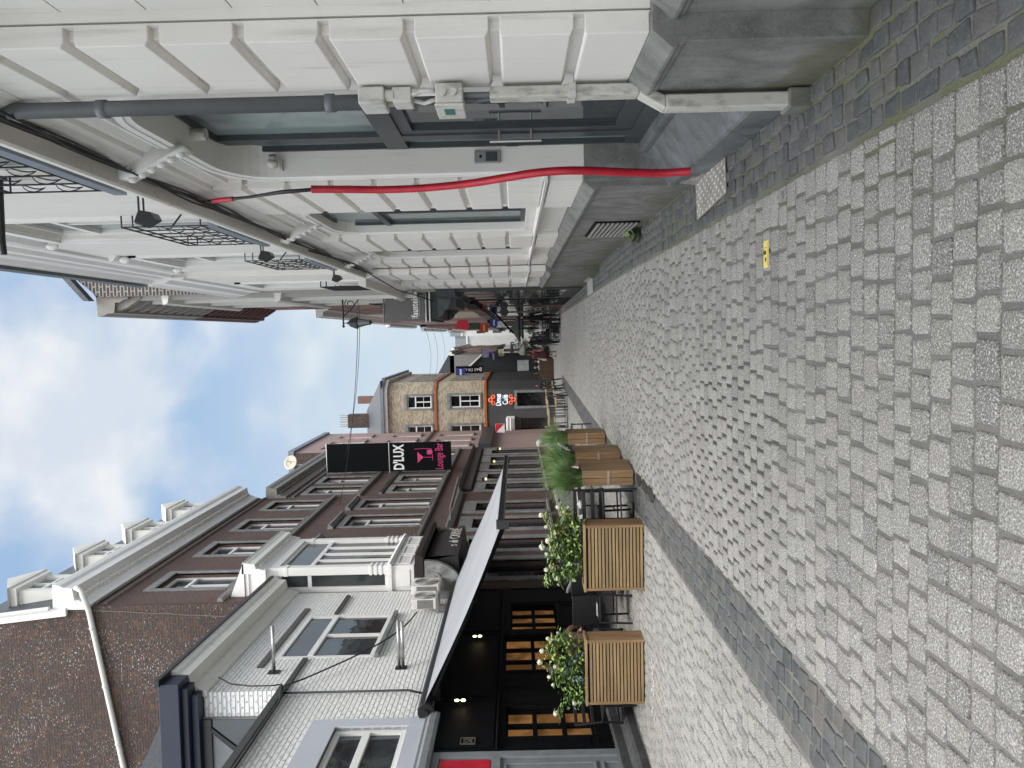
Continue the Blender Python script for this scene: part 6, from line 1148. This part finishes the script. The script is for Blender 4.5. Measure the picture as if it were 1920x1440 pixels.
    if bag:
        m = MB(); m.box(.24, .34, -.02, .28, .60 * k, .85 * k); m.tube([(.28, .02, .84 * k), (.24, .08, 1.1 * k), (.28, .22, .84 * k)], .012, 6); m.build('bag', cloth(bag), b, bevel=.02)
    b.location = loc; b.rotation_euler = (0, 0, rz); return b
gp = 'people sitting on the terraces'
def at(x, y): return (x, y, gz(y))
person('person in a dark red dress with bare legs walking down the street', at(-1.2, 42), radians(175), 'walk', top=(.30, .07, .07), legs=(.05, .012, .014), hair=HAIRB, longhair=True, skirt=(.045, .012, .014), bare=True, sleeves=False, h=1.66, bag=(.55, .5, .45))
person('person in black walking at the street side of the crowded right terrace', at(-.45, 36.4), radians(20), 'walk', top=(.012, .012, .013), legs=(.015, .015, .018), h=1.76)
person('person standing in black beside the wall of the right terrace', at(.75, 35.4), radians(160), 'stand', top=(.014, .014, .016), legs=(.012, .012, .014), h=1.74)
person('person in white shirt sitting at the front table of the right terrace', at(.35, 35.3), radians(20), 'sit', top=(.5, .5, .5), legs=(.03, .03, .04), group=gp)
person('person in grey sitting at the rear table of the right terrace', at(.62, 37.6), radians(-60), 'sit', top=(.16, .17, .19), legs=(.03, .03, .04), hair=HAIRB, group=gp)
person('person in dark blue sitting on the street side of the rear right table', at(-.2, 38.2), radians(60), 'sit', top=(.03, .04, .08), legs=(.02, .02, .03), longhair=True, group=gp)
person('far person in a patterned brown shirt walking behind the person in the dress', at(-.9, 66), radians(10), 'walk', top=(.22, .12, .09), legs=(.06, .06, .08), hair=HAIRB); person('far person in black trousers walking close beside the patterned shirt', at(-.35, 67), radians(5), 'walk', top=(.12, .11, .11), legs=(.012, .012, .014)); person('far person in pale top standing near the right end of the street', at(.0, 72), radians(180), 'stand', top=(.4, .4, .42), legs=(.04, .04, .06))
for x, y, rz, t, hr, lab in ((-2.3, 49.6, 30, (.35, .36, .38), HAIRG, 'white haired person in grey sitting behind the brown terrace screen'), (-2.75, 50.4, -20, (.03, .03, .035), HAIRD, 'dark haired person in black sitting behind the brown terrace screen'), (-2.0, 52, 60, (.5, .5, .5), HAIRB, 'person in a pale shirt sitting at the far end of the terrace screen'), (-3.2, 44.6, 10, (.02, .02, .025), HAIRD, 'person in black sitting in front of the café door')): person(lab, at(x, y), radians(rz), 'sit', top=t, hair=hr, group=gp)
person('grey haired person in a light blue shirt sitting beyond the grasses', at(-2.5, 17.0), radians(-80), 'sit', top=(.34, .42, .52), legs=(.05, .05, .07), hair=HAIRG, group=gp, lean=.06)
person('person in a blue shirt sitting behind the hydrangea nearest to the grey shop', at(-5.12, 10.35), radians(75), 'sit', top=(.10, .16, .36), legs=(.03, .03, .05), hair=HAIRD, group=gp, lean=.32, sleeves=False, h=1.62)
person('person in a brown top sitting hidden among the leaves of the left hydrangea', at(-4.6, 10.72), radians(200), 'sit', top=(.10, .05, .035), legs=(.03, .03, .04), hair=HAIRB, group=gp, lean=.12, sleeves=False, h=1.6)
person('person in black sitting in the gap between the two slatted planters', at(-3.85, 11.9), radians(8), 'sit', top=(.010, .010, .012), legs=(.01, .01, .012), hair=HAIRD, longhair=True, group=gp, lean=.10, h=1.62)
